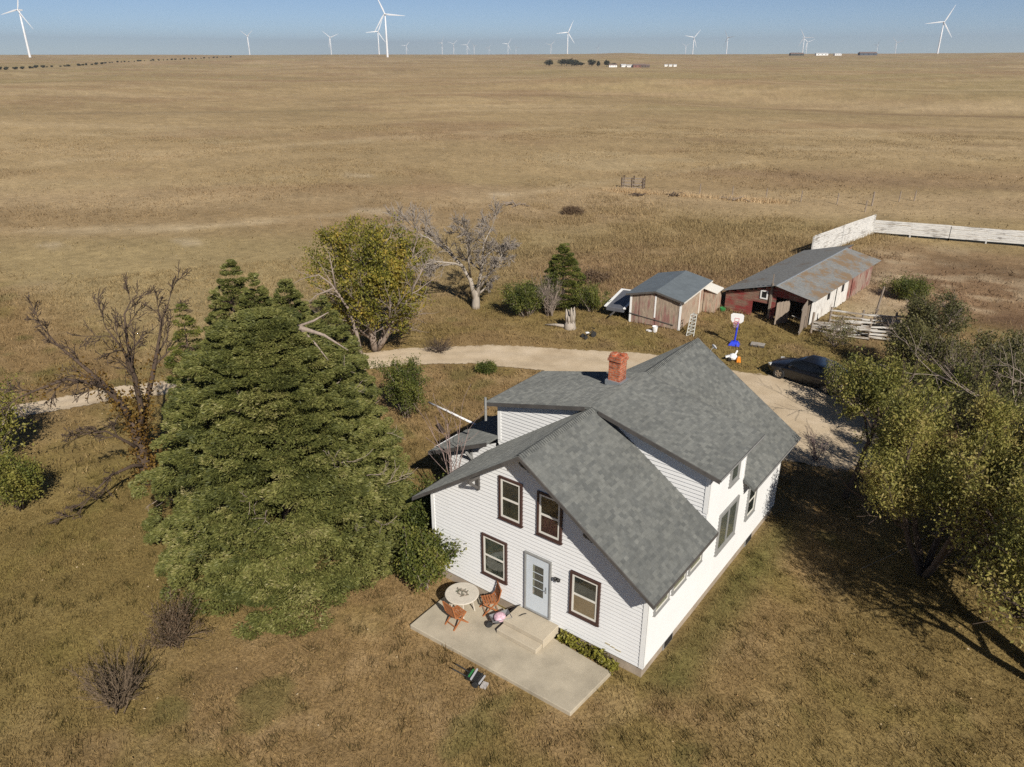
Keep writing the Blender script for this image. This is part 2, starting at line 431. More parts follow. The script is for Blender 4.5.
def tin_mat(name, base, rust, lv, pitch=.18):
    m, nt, b = new_mat(name)
    tc = N(nt, 'ShaderNodeTexCoord')
    n1 = N(nt, 'ShaderNodeTexNoise', i_Scale=.55, i_Detail=8.0, i_Roughness=.7); n2 = N(nt, 'ShaderNodeTexNoise', i_Scale=6.0, i_Detail=6.0)
    nt.links.new(tc.outputs['Object'], n1.inputs['Vector']); nt.links.new(tc.outputs['Object'], n2.inputs['Vector'])
    ad = N(nt, 'ShaderNodeMath', operation='MULTIPLY_ADD', i_1=.25); nt.links.new(n2.outputs['Fac'], ad.inputs[0]); nt.links.new(n1.outputs['Fac'], ad.inputs[2])
    gt = N(nt, 'ShaderNodeMapRange', i_1=lv, i_2=lv + .1, i_3=0.0, i_4=.85); nt.links.new(ad.outputs[0], gt.inputs[0])
    br = ramp(nt, [(.3, tuple(x * .78 for x in base)), (.7, tuple(x * 1.2 for x in base))]); nt.links.new(n2.outputs['Fac'], br.inputs['Fac'])
    mx = N(nt, 'ShaderNodeMix', data_type='RGBA'); mx.inputs[7].default_value = (*rust, 1)
    nt.links.new(gt.outputs[0], mx.inputs[0]); nt.links.new(br.outputs[0], mx.inputs[6])
    nt.links.new(mx.outputs[2], b.inputs['Base Color']); b.inputs['Roughness'].default_value = .55; b.inputs['Metallic'].default_value = .25
    return m

M = {}
M['ground'] = ground_mat(); M['blade'] = blade_mat(); M['gravel'] = gravel_mat()
M['shingle'] = shingle_mat('asphalt_shingle', 1.78); M['shingle_low'] = shingle_mat('asphalt_shingle_low_slope', 4.3)
M['siding'] = simple('white_vinyl_siding', (.70, .70, .69), .45, .035, 1.2, spec=.35)
M['white'] = simple('white_trim', (.80, .80, .78), .5, .04, 3)
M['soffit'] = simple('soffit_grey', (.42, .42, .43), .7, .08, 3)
M['fascia'] = simple('dark_fascia', (.085, .078, .072), .6, .25, 3)
M['brown'] = simple('dark_brown_trim', (.060, .030, .024), .5, .25, 5)
M['grey_trim'] = simple('grey_trim', (.26, .26, .25), .5, .12, 5)
M['cream'] = simple('cream_sash', (.70, .67, .60), .5, .06, 5)
M['foundation'] = simple('old_concrete', (.33, .27, .205), .9, .25, 2.5, bump=.4)
M['concrete'] = simple('patio_concrete', (.40, .350, .265), .9, .24, 1.1, bump=.25, spec=.15)
M['step'] = simple('step_concrete', (.45, .390, .295), .9, .12, 2.0, bump=.25, spec=.15)
M['brick'] = brick_mat()
M['metal'] = simple('galvanised_metal', (.42, .45, .47), .4, .15, 6, metal=.6)
M['door'] = simple('pale_blue_door', (.56, .61, .65), .4, .04, 3)
M['dark'] = simple('dark_interior', (.012, .011, .010), .8, .3, 4)
M['black'] = simple('black_plastic', (.018, .018, .018), .45, .2, 5)
M['cur_green'] = simple('curtain_green', (.034, .036, .024), .9, .8, 4, stretch=(4, 4, .6))
M['cur_teal'] = simple('curtain_teal', (.042, .058, .048), .9, .9, 3)
M['cur_red'] = simple('curtain_red', (.050, .008, .012), .9, .7, 4, stretch=(4, 4, .6))
M['cur_tan'] = simple('blind_tan', (.30, .175, .08), .9, .12, 4)
M['cur_pale'] = simple('blind_pale', (.36, .33, .25), .9, .15, 4)
M['cur_screen'] = simple('screen_grey', (.15, .145, .125), .9, .25, 2)
M['cur_grey'] = simple('blind_grey', (.028, .028, .025), .9, .7, 4)
M['bark'] = simple('bark_dark', (.070, .048, .034), .9, .4, 7, bump=.6, stretch=(3, 3, .6))
M['bark_brown'] = simple('bark_brown', (.075, .050, .034), .9, .4, 7, bump=.6, stretch=(3, 3, .6))
M['bark_pale'] = simple('bark_bleached', (.34, .295, .245), .85, .28, 6, bump=.6, stretch=(3, 3, .5))
M['bark_grey'] = simple('bark_grey', (.27, .215, .175), .9, .3, 6, bump=.4, stretch=(3, 3, .5))
M['twig_brown'] = simple('twig_brown', (.135, .095, .058), .9, .3, 6)
M['twig_grey'] = simple('twig_grey', (.27, .232, .195), .9, .25, 6)
M['twig_pink'] = simple('twig_pinkish', (.25, .18, .16), .9, .2, 6)
M['wood_orange'] = simple('stained_wood', (.34, .125, .045), .5, .25, 9, stretch=(1, 8, 8))
M['wood_grey'] = simple('weathered_wood', (.25, .20, .155), .9, .35, 5, bump=.3, stretch=(4, 4, .5))
M['table'] = simple('table_top_stone', (.55, .50, .42), .6, .12, 7)
M['blue'] = simple('blue_plastic', (.025, .055, .62), .4, .08, 6)
M['white_plastic'] = simple('white_plastic', (.78, .78, .78), .4, .05, 6)
M['orange'] = simple('orange_plastic', (.75, .24, .02), .4, .08, 6)
M['pink'] = simple('pink_cloth', (.60, .27, .36), .8, .3, 12)
M['green_plastic'] = simple('green_plastic', (.03, .18, .05), .4, .15, 6)
M['turbine'] = simple('turbine_white', (.70, .71, .73), .4, .02, .2)
M['tin'] = tin_mat('tin_roof_rusty', (.27, .27, .255), (.27, .175, .09), .60)
M['tin_left'] = tin_mat('tin_roof_grey', (.24, .235, .215), (.20, .15, .10), .68)
M['shed_roof'] = simple('felt_roof_blue_grey', (.135, .155, .165), .6, .16, 2.0)
M['shed_wood'] = worn_paint('shed_boards', (.27, .145, .125), (.34, .27, .205), .84, 1.0, 'Z')
M['shed_side'] = worn_paint('shed_side_boards', (.33, .15, .11), (.43, .345, .26), .90, 1.0, 'Z')
M['barn_red'] = worn_paint('barn_red_boards', (.25, .055, .050), (.26, .17, .125), .80, 1.0, 'X')
M['barn_white'] = worn_paint('barn_white_boards', (.66, .64, .60), (.33, .28, .23), .64, 1.0, 'Z')
M['barn_rust'] = worn_paint('barn_rust_boards', (.23, .085, .07), (.33, .25, .20), .84, 1.2, 'Z')
M['fence_white'] = worn_paint('fence_white_boards', (.60, .59, .56), (.27, .25, .225), .70, 1.3, 'X')
M['rail_wood'] = worn_paint('rail_boards', (.58, .56, .52), (.28, .235, .19), .82, 1.3, 'X')
M['car'] = simple('car_paint_black', (.006, .0055, .0055), .3, .2, 2, coat=.35)
M['rubber'] = simple('rubber', (.02, .02, .02), .8, .2, 8)
M['alloy'] = simple('alloy_rim', (.42, .36, .29), .35, .15, 8, metal=.6)

def glass_mat(name, tint=(.8, .85, .85), tr=.7):
    m, nt, b = new_mat(name)
    g = N(nt, 'ShaderNodeBsdfGlossy', i_Roughness=.03); g.inputs['Color'].default_value = (.9, .92, .95, 1)
    t = N(nt, 'ShaderNodeBsdfTransparent'); t.inputs['Color'].default_value = (*tint, 1)
    ge = N(nt, 'ShaderNodeNewGeometry'); io = N(nt, 'ShaderNodeMapRange', i_3=1.52, i_4=.6579); nt.links.new(ge.outputs['Backfacing'], io.inputs[0]); fr = N(nt, 'ShaderNodeFresnel'); nt.links.new(io.outputs[0], fr.inputs['IOR']); ad = N(nt, 'ShaderNodeMath', operation='ADD', i_1=.03); nt.links.new(fr.outputs[0], ad.inputs[0])
    mx = N(nt, 'ShaderNodeMixShader'); nt.links.new(ad.outputs[0], mx.inputs[0]); nt.links.new(t.outputs[0], mx.inputs[1]); nt.links.new(g.outputs[0], mx.inputs[2])
    nt.links.new(mx.outputs[0], nt.nodes['Material Output'].inputs['Surface'])
    return m
M['glass'] = glass_mat('window_glass', (.92, .95, .94)); M['car_glass'] = simple('car_glass', (.006, .007, .008), .12, .1, 2, coat=.2)

M['leaf_juniper'] = foliage('juniper_foliage', [(0, (.055, .064, .018)), (.45, (.142, .149, .040)), (.8, (.230, .220, .068)), (1, (.30, .265, .12))], .18)
M['leaf_cedar'] = foliage('cedar_foliage', [(0, (.045, .060, .016)), (.5, (.110, .128, .032)), (1, (.19, .19, .052))], .18)
M['leaf_yellow'] = foliage('autumn_leaf', [(0, (.095, .108, .022)), (.4, (.190, .185, .034)), (.75, (.32, .265, .046)), (1, (.43, .30, .06))], .38)
M['leaf_willow'] = foliage('elm_leaf', [(0, (.095, .106, .032)), (.45, (.220, .215, .056)), (.8, (.33, .295, .080)), (1, (.42, .34, .12))], .42)
M['leaf_olive'] = foliage('olive_leaf', [(0, (.070, .072, .030)), (.5, (.145, .138, .052)), (1, (.22, .19, .075))], .36)
M['leaf_orange'] = foliage('orange_leaf', [(0, (.10, .055, .018)), (.5, (.20, .115, .026)), (1, (.29, .205, .045))], .35)
M['leaf_bush'] = foliage('shrub_leaf', [(0, (.058, .078, .018)), (.5, (.140, .155, .034)), (1, (.27, .245, .055))], .34)
M['leaf_vine'] = foliage('vine_leaf', [(0, (.09, .07, .02)), (.4, (.20, .19, .03)), (.8, (.30, .28, .05)), (1, (.34, .30, .10))], .3)
M['leaf_dry'] = foliage('dry_twig', [(0, (.075, .048, .030)), (.6, (.13, .085, .05)), (1, (.19, .13, .075))], .15)
M['litter'] = foliage('dead_leaf', [(0, (.30, .17, .07)), (.5, (.40, .28, .13)), (1, (.52, .42, .27))], .15)
M['leaf_far'] = foliage('far_tree_leaf', [(0, (.030, .036, .022)), (1, (.065, .062, .034))], .1)

# ------------------------------------------------------------------ ground
def build_ground():
    rr = np.concatenate([[0.01, 2.5, 5, 7.5], np.geomspace(9.5, 70, 210), np.geomspace(71.5, 6500, 190)])
    fine = np.linspace(-.72, .72, 430); coarse = np.linspace(.72, 2 * PI - .72, 70)[1:-1]
    aa = np.concatenate([fine, coarse]) + YAW
    R, A = np.meshgrid(rr, aa, indexing='ij')
    X = CAM[0] + R * np.sin(A); Y = CAM[1] + R * np.cos(A)
    Z = height(X, Y)
    # tiny lumps near by
    Z = Z + (fbm(X / 1.7, Y / 1.7, 3) - .5) * .07 * sstep(70, 30, R) - .015
    V = np.stack([X, Y, Z], -1).reshape(-1, 3)
    nr, na = R.shape
    i = np.arange(nr - 1)[:, None]; j = np.arange(na)[None, :]
    j2 = (j + 1) % na
    F = np.stack([i * na + j + 0 * j2, i * na + j2, (i + 1) * na + j2, (i + 1) * na + j], -1).reshape(-1, 4)
    me = bpy.data.meshes.new('ground')
    me.vertices.add(len(V)); me.vertices.foreach_set('co', V.astype(np.float32).ravel())
    me.loops.add(F.size); me.loops.foreach_set('vertex_index', F[:, ::-1].astype(np.int32).ravel())
    me.polygons.add(len(F)); me.polygons.foreach_set('loop_start', np.arange(0, F.size, 4, dtype=np.int32))
    a = me.attributes.new('col', 'FLOAT_COLOR', 'POINT')
    c = np.ones((len(V), 4), dtype=np.float32); c[:, :3] = zone(V[:, 0], V[:, 1]); a.data.foreach_set('color', c.ravel())
    me.materials.append(M['ground']); me.update(calc_edges=True)
    me.polygons.foreach_set('use_smooth', np.ones(len(F), dtype=bool))
    o = link(bpy.data.objects.new('ground', me)); tag(o, kind='structure')
build_ground()

UP_E = [(-29, -8), (-26.3, -3.4), (-24.6, .9), (-22.5, 4.2), (-19.2, 10), (-15.9, 15), (-11.8, 18.7), (-8.5, 20.4), (-6.4, 21.5), (-3.8, 22.9), (-1.6, 23.5), (1.5, 23.5), (3.5, 24.2), (6.9, 26), (9.8, 25)]
LO_E = [(-26, -9), (-23.6, -3.), (-22.1, .1), (-20.3, 2.8), (-16.8, 8), (-13.6, 12.5), (-10.9, 14.8), (-8.2, 15.9), (-6.5, 16.6), (-3, 17.2), (0, 16), (3, 14.6), (6, 14.2), (9, 15), (10.9, 16.5)]
def resample(P, n):
    P = np.array(P, float); t = np.linspace(0, len(P) - 1, n); i = np.minimum(t.astype(int), len(P) - 2); f = (t - i)[:, None]
    return P[i] * (1 - f) + P[i + 1] * f
def build_drive():
    n, k = 150, 24
    U = resample(UP_E, n); L = resample(LO_E, n)
    s = np.linspace(-.06, 1.06, k)
    P = U[:, None] * (1 - s)[None, :, None] + L[:, None] * s[None, :, None]
    w = np.linalg.norm(U - L, axis=1)[:, None]
    e = np.minimum(s, 1 - s)[None, :] * w
    edge = np.clip(.05 + e * .9, 0, 1.0)
    ends = np.minimum(np.arange(n), 1e9)[:, None] / 10.0; edge = np.minimum(edge, np.clip((n - 1 - np.arange(n))[:, None] / 14.0, 0, 1) + .1)
    X, Y = P[..., 0], P[..., 1]
    lump = (fbm(X / 1.7, Y / 1.7, 3) - .5) * .07 * sstep(70, 30, np.hypot(X - CAM[0], Y - CAM[1]))
    Z = lump + .028 + height(X, Y)
    # two wheel tracks worn in
    Z = Z - .02 * np.exp(-((s[None, :] - .33) / .08) ** 2) * (edge > .5) - .02 * np.exp(-((s[None, :] - .67) / .08) ** 2) * (edge > .5)
    V = np.stack([X, Y, Z], -1).reshape(-1, 3)
    i = np.arange(n - 1)[:, None]; j = np.arange(k - 1)[None, :]
    F = np.stack([i * k + j, (i + 1) * k + j, (i + 1) * k + j + 1, i * k + j + 1], -1).reshape(-1, 4)
    me = bpy.data.meshes.new('gravel_driveway'); me.from_pydata(V.tolist(), [], F[:, ::-1].tolist())
    a = me.attributes.new('edge', 'FLOAT', 'POINT'); a.data.foreach_set('value', edge.astype(np.float32).ravel())
    me.materials.append(M['gravel']); me.update()
    me.polygons.foreach_set('use_smooth', np.ones(len(F), dtype=bool))
    if me.polygons[0].normal.z < 0: me.flip_normals()
    tag(link(bpy.data.objects.new('gravel_driveway', me)), kind='structure')
    return np.vstack([U, L[::-1]])
DRIVE = build_drive()
def inside(P, x, y):
    c = np.zeros(x.shape, bool); n = len(P); j = n - 1
    for i in range(n):
        xi, yi = P[i]; xj, yj = P[j]
        if yi != yj:
            c ^= ((yi > y) != (yj > y)) & (x < (xj - xi) * (y - yi) / (yj - yi) + xi)
        j = i
    return c

def blades(name, x, y, h, w, rng, lean=.9, bright=(.65, 1.55), mixcol=None, seg=1):
    n = len(x)
    z = height(x, y) + (fbm(x / 1.7, y / 1.7, 3) - .5) * .07 * sstep(70, 30, np.hypot(x - CAM[0], y - CAM[1])) - .02
    a = rng.rand(n) * 2 * PI; b = rng.rand(n) * 2 * PI
    hh = h * (.6 + .8 * rng.rand(n)); ww = w * (.7 + .6 * rng.rand(n)) * .5
    ln = hh * lean * rng.rand(n)
    V = np.empty((n, 3, 3))
    V[:, 0] = np.stack([x - np.cos(a) * ww, y - np.sin(a) * ww, z], -1)
    V[:, 1] = np.stack([x + np.cos(a) * ww, y + np.sin(a) * ww, z], -1)
    V[:, 2] = np.stack([x + np.cos(b) * ln, y + np.sin(b) * ln, z + hh], -1)
    c = zone(x, y)
    if mixcol is not None:
        t = (rng.rand(n) * .6)[:, None]; c = c * (1 - t) + np.array(mixcol) * t
    f = (bright[0] + (bright[1] - bright[0]) * rng.rand(n) ** 1.4)[:, None]
    return np_mesh(name, V, 3, M['blade'], col=c * f)

def scatter(rng, n, r0, r1, az0=-.68, az1=.68, clump=4, sd=.10):
    m = n // clump
    r = np.sqrt(r0 ** 2 + (r1 ** 2 - r0 ** 2) * rng.rand(m)); a = YAW + az0 + (az1 - az0) * rng.rand(m)
    x = CAM[0] + r * np.sin(a); y = CAM[1] + r * np.cos(a)
    x = np.repeat(x, clump) + rng.normal(0, sd, m * clump); y = np.repeat(y, clump) + rng.normal(0, sd, m * clump)
    return x, y
def free(x, y):
    ok = ~inside(DRIVE, x, y)
    ok &= ~((x > -.15) & (x < 8.0) & (y > -.15) & (y < 10.8))
    ok &= ~((x > 1.1) & (x < 7.15) & (y > -2.5) & (y < 0.1))
    ok &= ~((x > -2.4) & (x < 0.2) & (y > 3.2) & (y < 6.4))
    return ok
def build_grass():
    rng = RS(11)
    parts = []
    x, y = scatter(rng, 320000, 8.5, 31, -1.0, 1.0, clump=5, sd=.09); k = free(x, y); x, y = x[k], y[k]
    k = rng.rand(len(x)) < .35 + .9 * fbm(x / 2.2 + 5, y / 2.2, 3); x, y = x[k], y[k]
    tag(blades('lawn_grass', x, y, .065 + .06 * fbm(x / 1.5, y / 1.5, 2), .022, rng, 1.4, (.74, 1.42), mixcol=(.34, .245, .10)), 'short dry grass of the yard around the white house', 'grass', kind='stuff')
    x, y = scatter(rng, 175000, 31, 66, -.8, .8, clump=5, sd=.14); k = free(x, y) & ~((x > 1.8 + .09 * (y - 50)) & (y > 37) & (rng.rand(len(x)) < .8)); x, y = x[k], y[k]
    k = (rng.rand(len(x)) < .3 + .9 * fbm(x / 3 + 5, y / 3, 3)) & ~((x < -14) & (y < 9) & (rng.rand(len(x)) < .3)); x, y = x[k], y[k]
    tag(blades('farmyard_grass', x, y, .13 + .14 * fbm(x / 3, y / 3, 3), .045, rng, 1.2, mixcol=(.33, .24, .12)), 'thin dry grass between the gravel drive and the sheds', 'grass', kind='stuff')
    # knee-high dry grass behind the sheds
    xs = rng.uniform(-40, 2, 120000); ys = rng.uniform(31, 72, 120000)
    tg = sstep(30, 36, ys - .15 * xs) * sstep(70, 60, ys) * sstep(1, -5, xs - .05 * ys + .5) * sstep(-40, -22, xs + .2 * (ys - 40))
    k = (rng.rand(len(xs)) < tg * (.15 + 1.1 * sstep(.35, .65, fbm(xs / 3.5, ys / 3.5, 4)))); xs, ys = xs[k], ys[k]
    tag(blades('tall_grass', xs, ys, .16 + .30 * fbm(xs / 3.5, ys / 3.5, 4), .05, rng, 1.0, (.75, 1.4), (.40, .31, .16)), 'knee high dry tan grass behind the two sheds', 'tall grass', kind='stuff')
    x, y = scatter(rng, 130000, 60, 200, clump=6, sd=.5)
    k = rng.rand(len(x)) < .1 + 1.0 * sstep(.45, .7, fbm(x / 14, y / 10, 4)); x, y = x[k], y[k]
    tag(blades('prairie_grass', x, y, .14 + .16 * fbm(x / 5, y / 5, 2), .10, rng, 1.5, (.72, 1.3)), 'short tan prairie grass of the open range', 'grass', kind='stuff')
build_grass()
def build_litter():
    rng = RS(91)
    x, y = scatter(rng, 34000, 8.5, 34, -1.0, 1.0, clump=26, sd=.11); k = free(x, y); x, y = x[k], y[k]
    tag(blades('grass_tufts', x, y, np.full(len(x), .16), .024, rng, 1.2, (.5, 1.0), (.14, .13, .04)), 'scattered darker grass tufts in the lawn', 'grass', kind='stuff')
    x, y = scatter(rng, 1500, 9, 40, -1.0, 1.0, clump=1, sd=.3); k = free(x, y); x, y = x[k], y[k]; n = len(x)
    C = np.stack([x, y, height(x, y) + (fbm(x / 1.7, y / 1.7, 3) - .5) * .07 * sstep(70, 30, np.hypot(x - CAM[0], y - CAM[1])) + .06], -1)
    D = rng.normal(0, 1, (n, 3)); D[:, 2] *= .2
    o = np_mesh('fallen_leaves', leaf_quads(rng, C, D, np.full(n, .065), np.full(n, .045)), 4, M['litter'], tint=rng.rand(n)); tag(o, 'pale dead leaves and bits scattered over the lawn', 'leaf litter', kind='stuff')
build_litter()
rng_ = RS(17); tt = rng_.rand(9000)
xs_ = -35 + 22 * tt + rng_.normal(0, .5, 9000); ys_ = 70.6 + 5.0 * tt + rng_.normal(0, .55, 9000)
kk = rng_.rand(9000) < sstep(.38, .6, fbm(tt * 9, tt * 3, 3)) * .9 + .1
tag(blades('pale_grass_band', xs_[kk], ys_[kk], np.full(int(kk.sum()), .45), .06, rng_, .6, (1.2, 1.9), (.50, .40, .26)), 'band of pale tall dead grass along the old fence line on the range', 'tall grass', kind='stuff')

# ------------------------------------------------------------------ the farmhouse
W, L, BZ = 7.82, 10.5, .35          # width, length, bottom of the siding
XR, ZR = 3.90, 6.10                 # ridge
XE0, XE1, ZE = -.33, 8.25, 3.17     # eaves
YF, YB = -.57, 11.04                # roof ends
Y1, Y2 = 3.23, 6.73                 # dormer roofs
XD0, XD1, ZD = -.40, 8.22, 5.08
SL = (ZR - ZE) / (XE1 - XR)
DT = .17                            # roof build-up, measured straight down

house = thing('farmhouse', 'white two storey clapboard farmhouse with grey shingle gable roof and red brick chimney', 'house')

def siding(mb, poly, O, U, Nn, course=.128, lap=.028):
    """clapboard courses over convex polygon POLY [(u,z)] in the wall plane O + u*U, facing Nn"""
    O = Vector(O); U = Vector(U); Nn = Vector(Nn)
    zs = [p[1] for p in poly]; z0, z1 = min(zs), max(zs)
    def span(z):
        us = []
        n = len(poly)
        for i in range(n):
            (ua, za), (ub, zb) = poly[i], poly[(i + 1) % n]
            if abs(za - zb) < 1e-9:
                if abs(z - za) < 1e-9: us += [ua, ub]
            elif min(za, zb) - 1e-9 <= z <= max(za, zb) + 1e-9:
                us.append(ua + (ub - ua) * (z - za) / (zb - za))
        return (min(us), max(us)) if us else None
    cuts = sorted(set([z0 + i * course for i in range(int((z1 - z0) / course) + 1)] + zs))
    def P(u, z, d): return O + U * u + Vector((0, 0, z)) + Nn * d
    for a, b in zip(cuts[:-1], cuts[1:]):
        if b - a < 1e-4: continue
        sa, sb = span(a + 1e-6), span(b - 1e-6)
        if not sa or not sb: continue
        fa = (a - z0) / course + 1e-6; fa = max(0.0, fa - math.floor(fa) - 1e-6); fb = fa + (b - a) / course
        da, db = lap * (1 - fa), lap * (1 - min(fb, 1))
        mb.add([P(sa[0], a, da), P(sa[1], a, da), P(sb[1], b, db), P(sb[0], b, db)], [(0, 1, 2, 3)])
        if fa < .02:
            mb.add([P(sa[0], a, 0), P(sa[1], a, 0), P(sa[1], a, da), P(sa[0], a, da)], [(0, 1, 2, 3)])
zu = lambda x: ZR - SL * abs(x - XR) - DT      # underside of the main roof
FRONT = ((0, 0, 0), (1, 0, 0), (0, -1, 0)); RIGHT = ((W, 0, 0), (0, 1, 0), (1, 0, 0)); LEFT = ((0, 0, 0), (0, 1, 0), (-1, 0, 0)); REAR = ((0, L, 0), (1, 0, 0), (0, 1, 0))
mb = MB()
gable = [(0, BZ), (W, BZ), (W, zu(W)), (XR, zu(XR)), (0, zu(0))]
siding(mb, gable, *FRONT); siding(mb, gable, *REAR)
for PL, xw in ((RIGHT, W), (LEFT, 0)):
    siding(mb, [(0, BZ), (L, BZ), (L, zu(xw)), (0, zu(xw))], *PL)
    siding(mb, [(Y1 + .30, zu(xw)), (Y2 - .28, zu(xw)), (Y2 - .28, ZD - .11), (Y1 + .30, ZD - .11)], *PL)
# cheeks of the two dormers (triangles between roof and dormer roof)
zd1 = lambda x: ZR + .03 - (ZR + .03 - ZD) * (abs(x - XR) / (XD1 - XR)) - .10
for yy, nn in ((Y1 + .30, (0, -1, 0)), (Y2 - .28, (0, 1, 0))):
    siding(mb, [(XR + .6, ZR - SL * .6), (W, zu(W) + .0), (W, zd1(W)), (XR + .6, zd1(XR + .6))], (0, yy, 0), (1, 0, 0), nn)
    siding(mb, [(0, zu(0)), (XR - .6, ZR - SL * .6), (XR - .6, zd1(XR - .6)), (0, zd1(0))], (0, yy, 0), (1, 0, 0), nn)
mb.build('wall', M['siding'], house)
# corner boards
for x, y in ((0, 0), (W, 0), (0, L), (W, L)):
    mb = MB(); sx = -1 if x == 0 else 1; sy = -1 if y == 0 else 1; hz = zu(0) - BZ - .1; cz = (BZ + zu(0)) / 2 - .05
    mb.box((x + sx * .018, y - sy * .040, cz), (.036, .12, hz)); mb.box((x - sx * .032, y + sy * .018, cz), (.136, .036, hz)); mb.build('corner_board', M['white'], house)
for x in (0, W):
    sx = -1 if x == 0 else 1
    for y, sy in ((Y1 + .30, -1), (Y2 - .28, 1)):
        mb = MB(); mb.box((x + sx * .018, y - sy * .040, (zu(0) + ZD) / 2 + .02), (.036, .12, ZD - zu(0) - .30)); mb.box((x - sx * .032, y + sy * .018, (zu(0) + ZD) / 2 + .12), (.136, .036, ZD - zu(0) - .42)); mb.build('corner_board', M['white'], house)
# foundation
mb = MB()
mb.box((W / 2, L / 2, BZ / 2 - .1), (W - .05, L - .05, BZ + .2))
mb.build('foundation', M['foundation'], house)
# basement windows in the foundation
for yb in (1.62, 8.0):
    f = MB(); f.box((W - .01, yb, .17), (.05, .62, .30)); fo = f.build('basement_window', M['grey_trim'], house)
    g = MB(); g.box((W + .022, yb, .18), (.02, .50, .22)); g.build('pane', M['dark'], fo)

# roof: two steep planes with openings left under the dormers
def slab(mb, q, t=.10, mi=0):
    q = [Vector(p) for p in q]
    mb.hexa([p - Vector((0, 0, t)) for p in q] + q, mi)
mb = MB()
slab(mb, [(XR, YF, ZR), (XE1, YF, ZE), (XE1, Y1 + .29, ZE), (XR, Y1 + .29, ZR)])
slab(mb, [(XE0, YF, ZE), (XR, YF, ZR), (XR, Y1 + .29, ZR), (XE0, Y1 + .29, ZE)])
# ridge caps
n = 40
for i in range(n):
    y0 = YF + (Y1 - YF) * i / n; y1 = y0 + (Y1 - YF) / n - .012
    for s in (-1, 1):
        mb.add([(XR, y0, ZR + .030), (XR, y1, ZR + .022), (XR + s * .14, y1, ZR - SL * .14 + .022), (XR + s * .14, y0, ZR - SL * .14 + .030)], [(0, 1, 2, 3) if s < 0 else (3, 2, 1, 0)])
mb.build('roof', M['shingle'], house)
mb = MB()
slab(mb, [(XR, Y2 - .27, ZR), (XE1, Y2 - .27, ZE), (XE1, YB, ZE), (XR, YB, ZR)]); slab(mb, [(XE0, Y2 - .27, ZE), (XR, Y2 - .27, ZR), (XR, YB, ZR), (XE0, YB, ZE)])
for i in range(46):
    y0 = Y2 + (YB - Y2) * i / 46; y1 = y0 + (YB - Y2) / 46 - .012
    for s in (-1, 1):
        mb.add([(XR, y0, ZR + .030), (XR, y1, ZR + .022), (XR + s * .14, y1, ZR - SL * .14 + .022), (XR + s * .14, y0, ZR - SL * .14 + .030)], [(0, 1, 2, 3) if s < 0 else (3, 2, 1, 0)])
mb.build('roof', M['shingle'], house)
for sgn, xe in ((1, XD1), (-1, XD0)):
    mb = MB()
    xr = XR - sgn * .02; zt = ZR + .035
    if sgn > 0: slab(mb, [(xr, Y1, zt), (xe, Y1, ZD), (xe, Y2, ZD), (xr, Y2, zt)], .09)
    else: slab(mb, [(xe, Y1, ZD), (xr, Y1, zt), (xr, Y2, zt), (xe, Y2, ZD)], .09)
    mb.build('dormer_roof', M['shingle_low'], house)
# soffits (undersides) and fascia boards
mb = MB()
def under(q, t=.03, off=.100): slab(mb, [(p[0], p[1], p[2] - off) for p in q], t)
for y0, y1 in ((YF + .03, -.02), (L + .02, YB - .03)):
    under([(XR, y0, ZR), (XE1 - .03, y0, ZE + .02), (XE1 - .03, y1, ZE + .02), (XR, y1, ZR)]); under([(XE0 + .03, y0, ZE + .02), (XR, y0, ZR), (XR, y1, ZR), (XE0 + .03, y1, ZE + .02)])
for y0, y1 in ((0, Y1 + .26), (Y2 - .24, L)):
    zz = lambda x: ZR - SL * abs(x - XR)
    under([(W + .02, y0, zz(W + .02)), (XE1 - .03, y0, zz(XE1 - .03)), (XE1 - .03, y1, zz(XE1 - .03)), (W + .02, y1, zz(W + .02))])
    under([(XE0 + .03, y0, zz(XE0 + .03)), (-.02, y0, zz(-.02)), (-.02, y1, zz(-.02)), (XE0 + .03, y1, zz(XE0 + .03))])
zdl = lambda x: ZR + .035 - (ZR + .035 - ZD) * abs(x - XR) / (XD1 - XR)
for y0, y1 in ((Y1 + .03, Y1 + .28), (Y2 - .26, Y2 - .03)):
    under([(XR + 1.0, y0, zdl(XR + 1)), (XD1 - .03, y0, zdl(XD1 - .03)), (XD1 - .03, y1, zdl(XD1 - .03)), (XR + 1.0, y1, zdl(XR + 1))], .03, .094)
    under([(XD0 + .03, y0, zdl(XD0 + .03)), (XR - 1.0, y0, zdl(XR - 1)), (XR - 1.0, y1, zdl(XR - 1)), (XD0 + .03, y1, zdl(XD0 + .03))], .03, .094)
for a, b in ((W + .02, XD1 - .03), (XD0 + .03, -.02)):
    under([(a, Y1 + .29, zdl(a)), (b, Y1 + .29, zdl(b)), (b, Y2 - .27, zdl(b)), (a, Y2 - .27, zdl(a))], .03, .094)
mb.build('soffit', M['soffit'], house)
mb = MB()
def rake(y, x0, z0, x1, z1, h=.115, t=.028, dz=-.012):
    mb.hexa([(x0, y - t / 2, z0 + dz - h), (x1, y - t / 2, z1 + dz - h), (x1, y + t / 2, z1 + dz - h), (x0, y + t / 2, z0 + dz - h),
             (x0, y - t / 2, z0 + dz), (x1, y - t / 2, z1 + dz), (x1, y + t / 2, z1 + dz), (x0, y + t / 2, z0 + dz)])
for y in (YF - .013, YB + .013):
    rake(y, XR, ZR, XE1, ZE); rake(y, XE0, ZE, XR, ZR)
for y in (Y1 - .013, Y2 + .013):
    rake(y, XR + .25, zdl(XR + .25), XD1, ZD, .13); rake(y, XD0, ZD, XR - .25, zdl(XR - .25), .13)
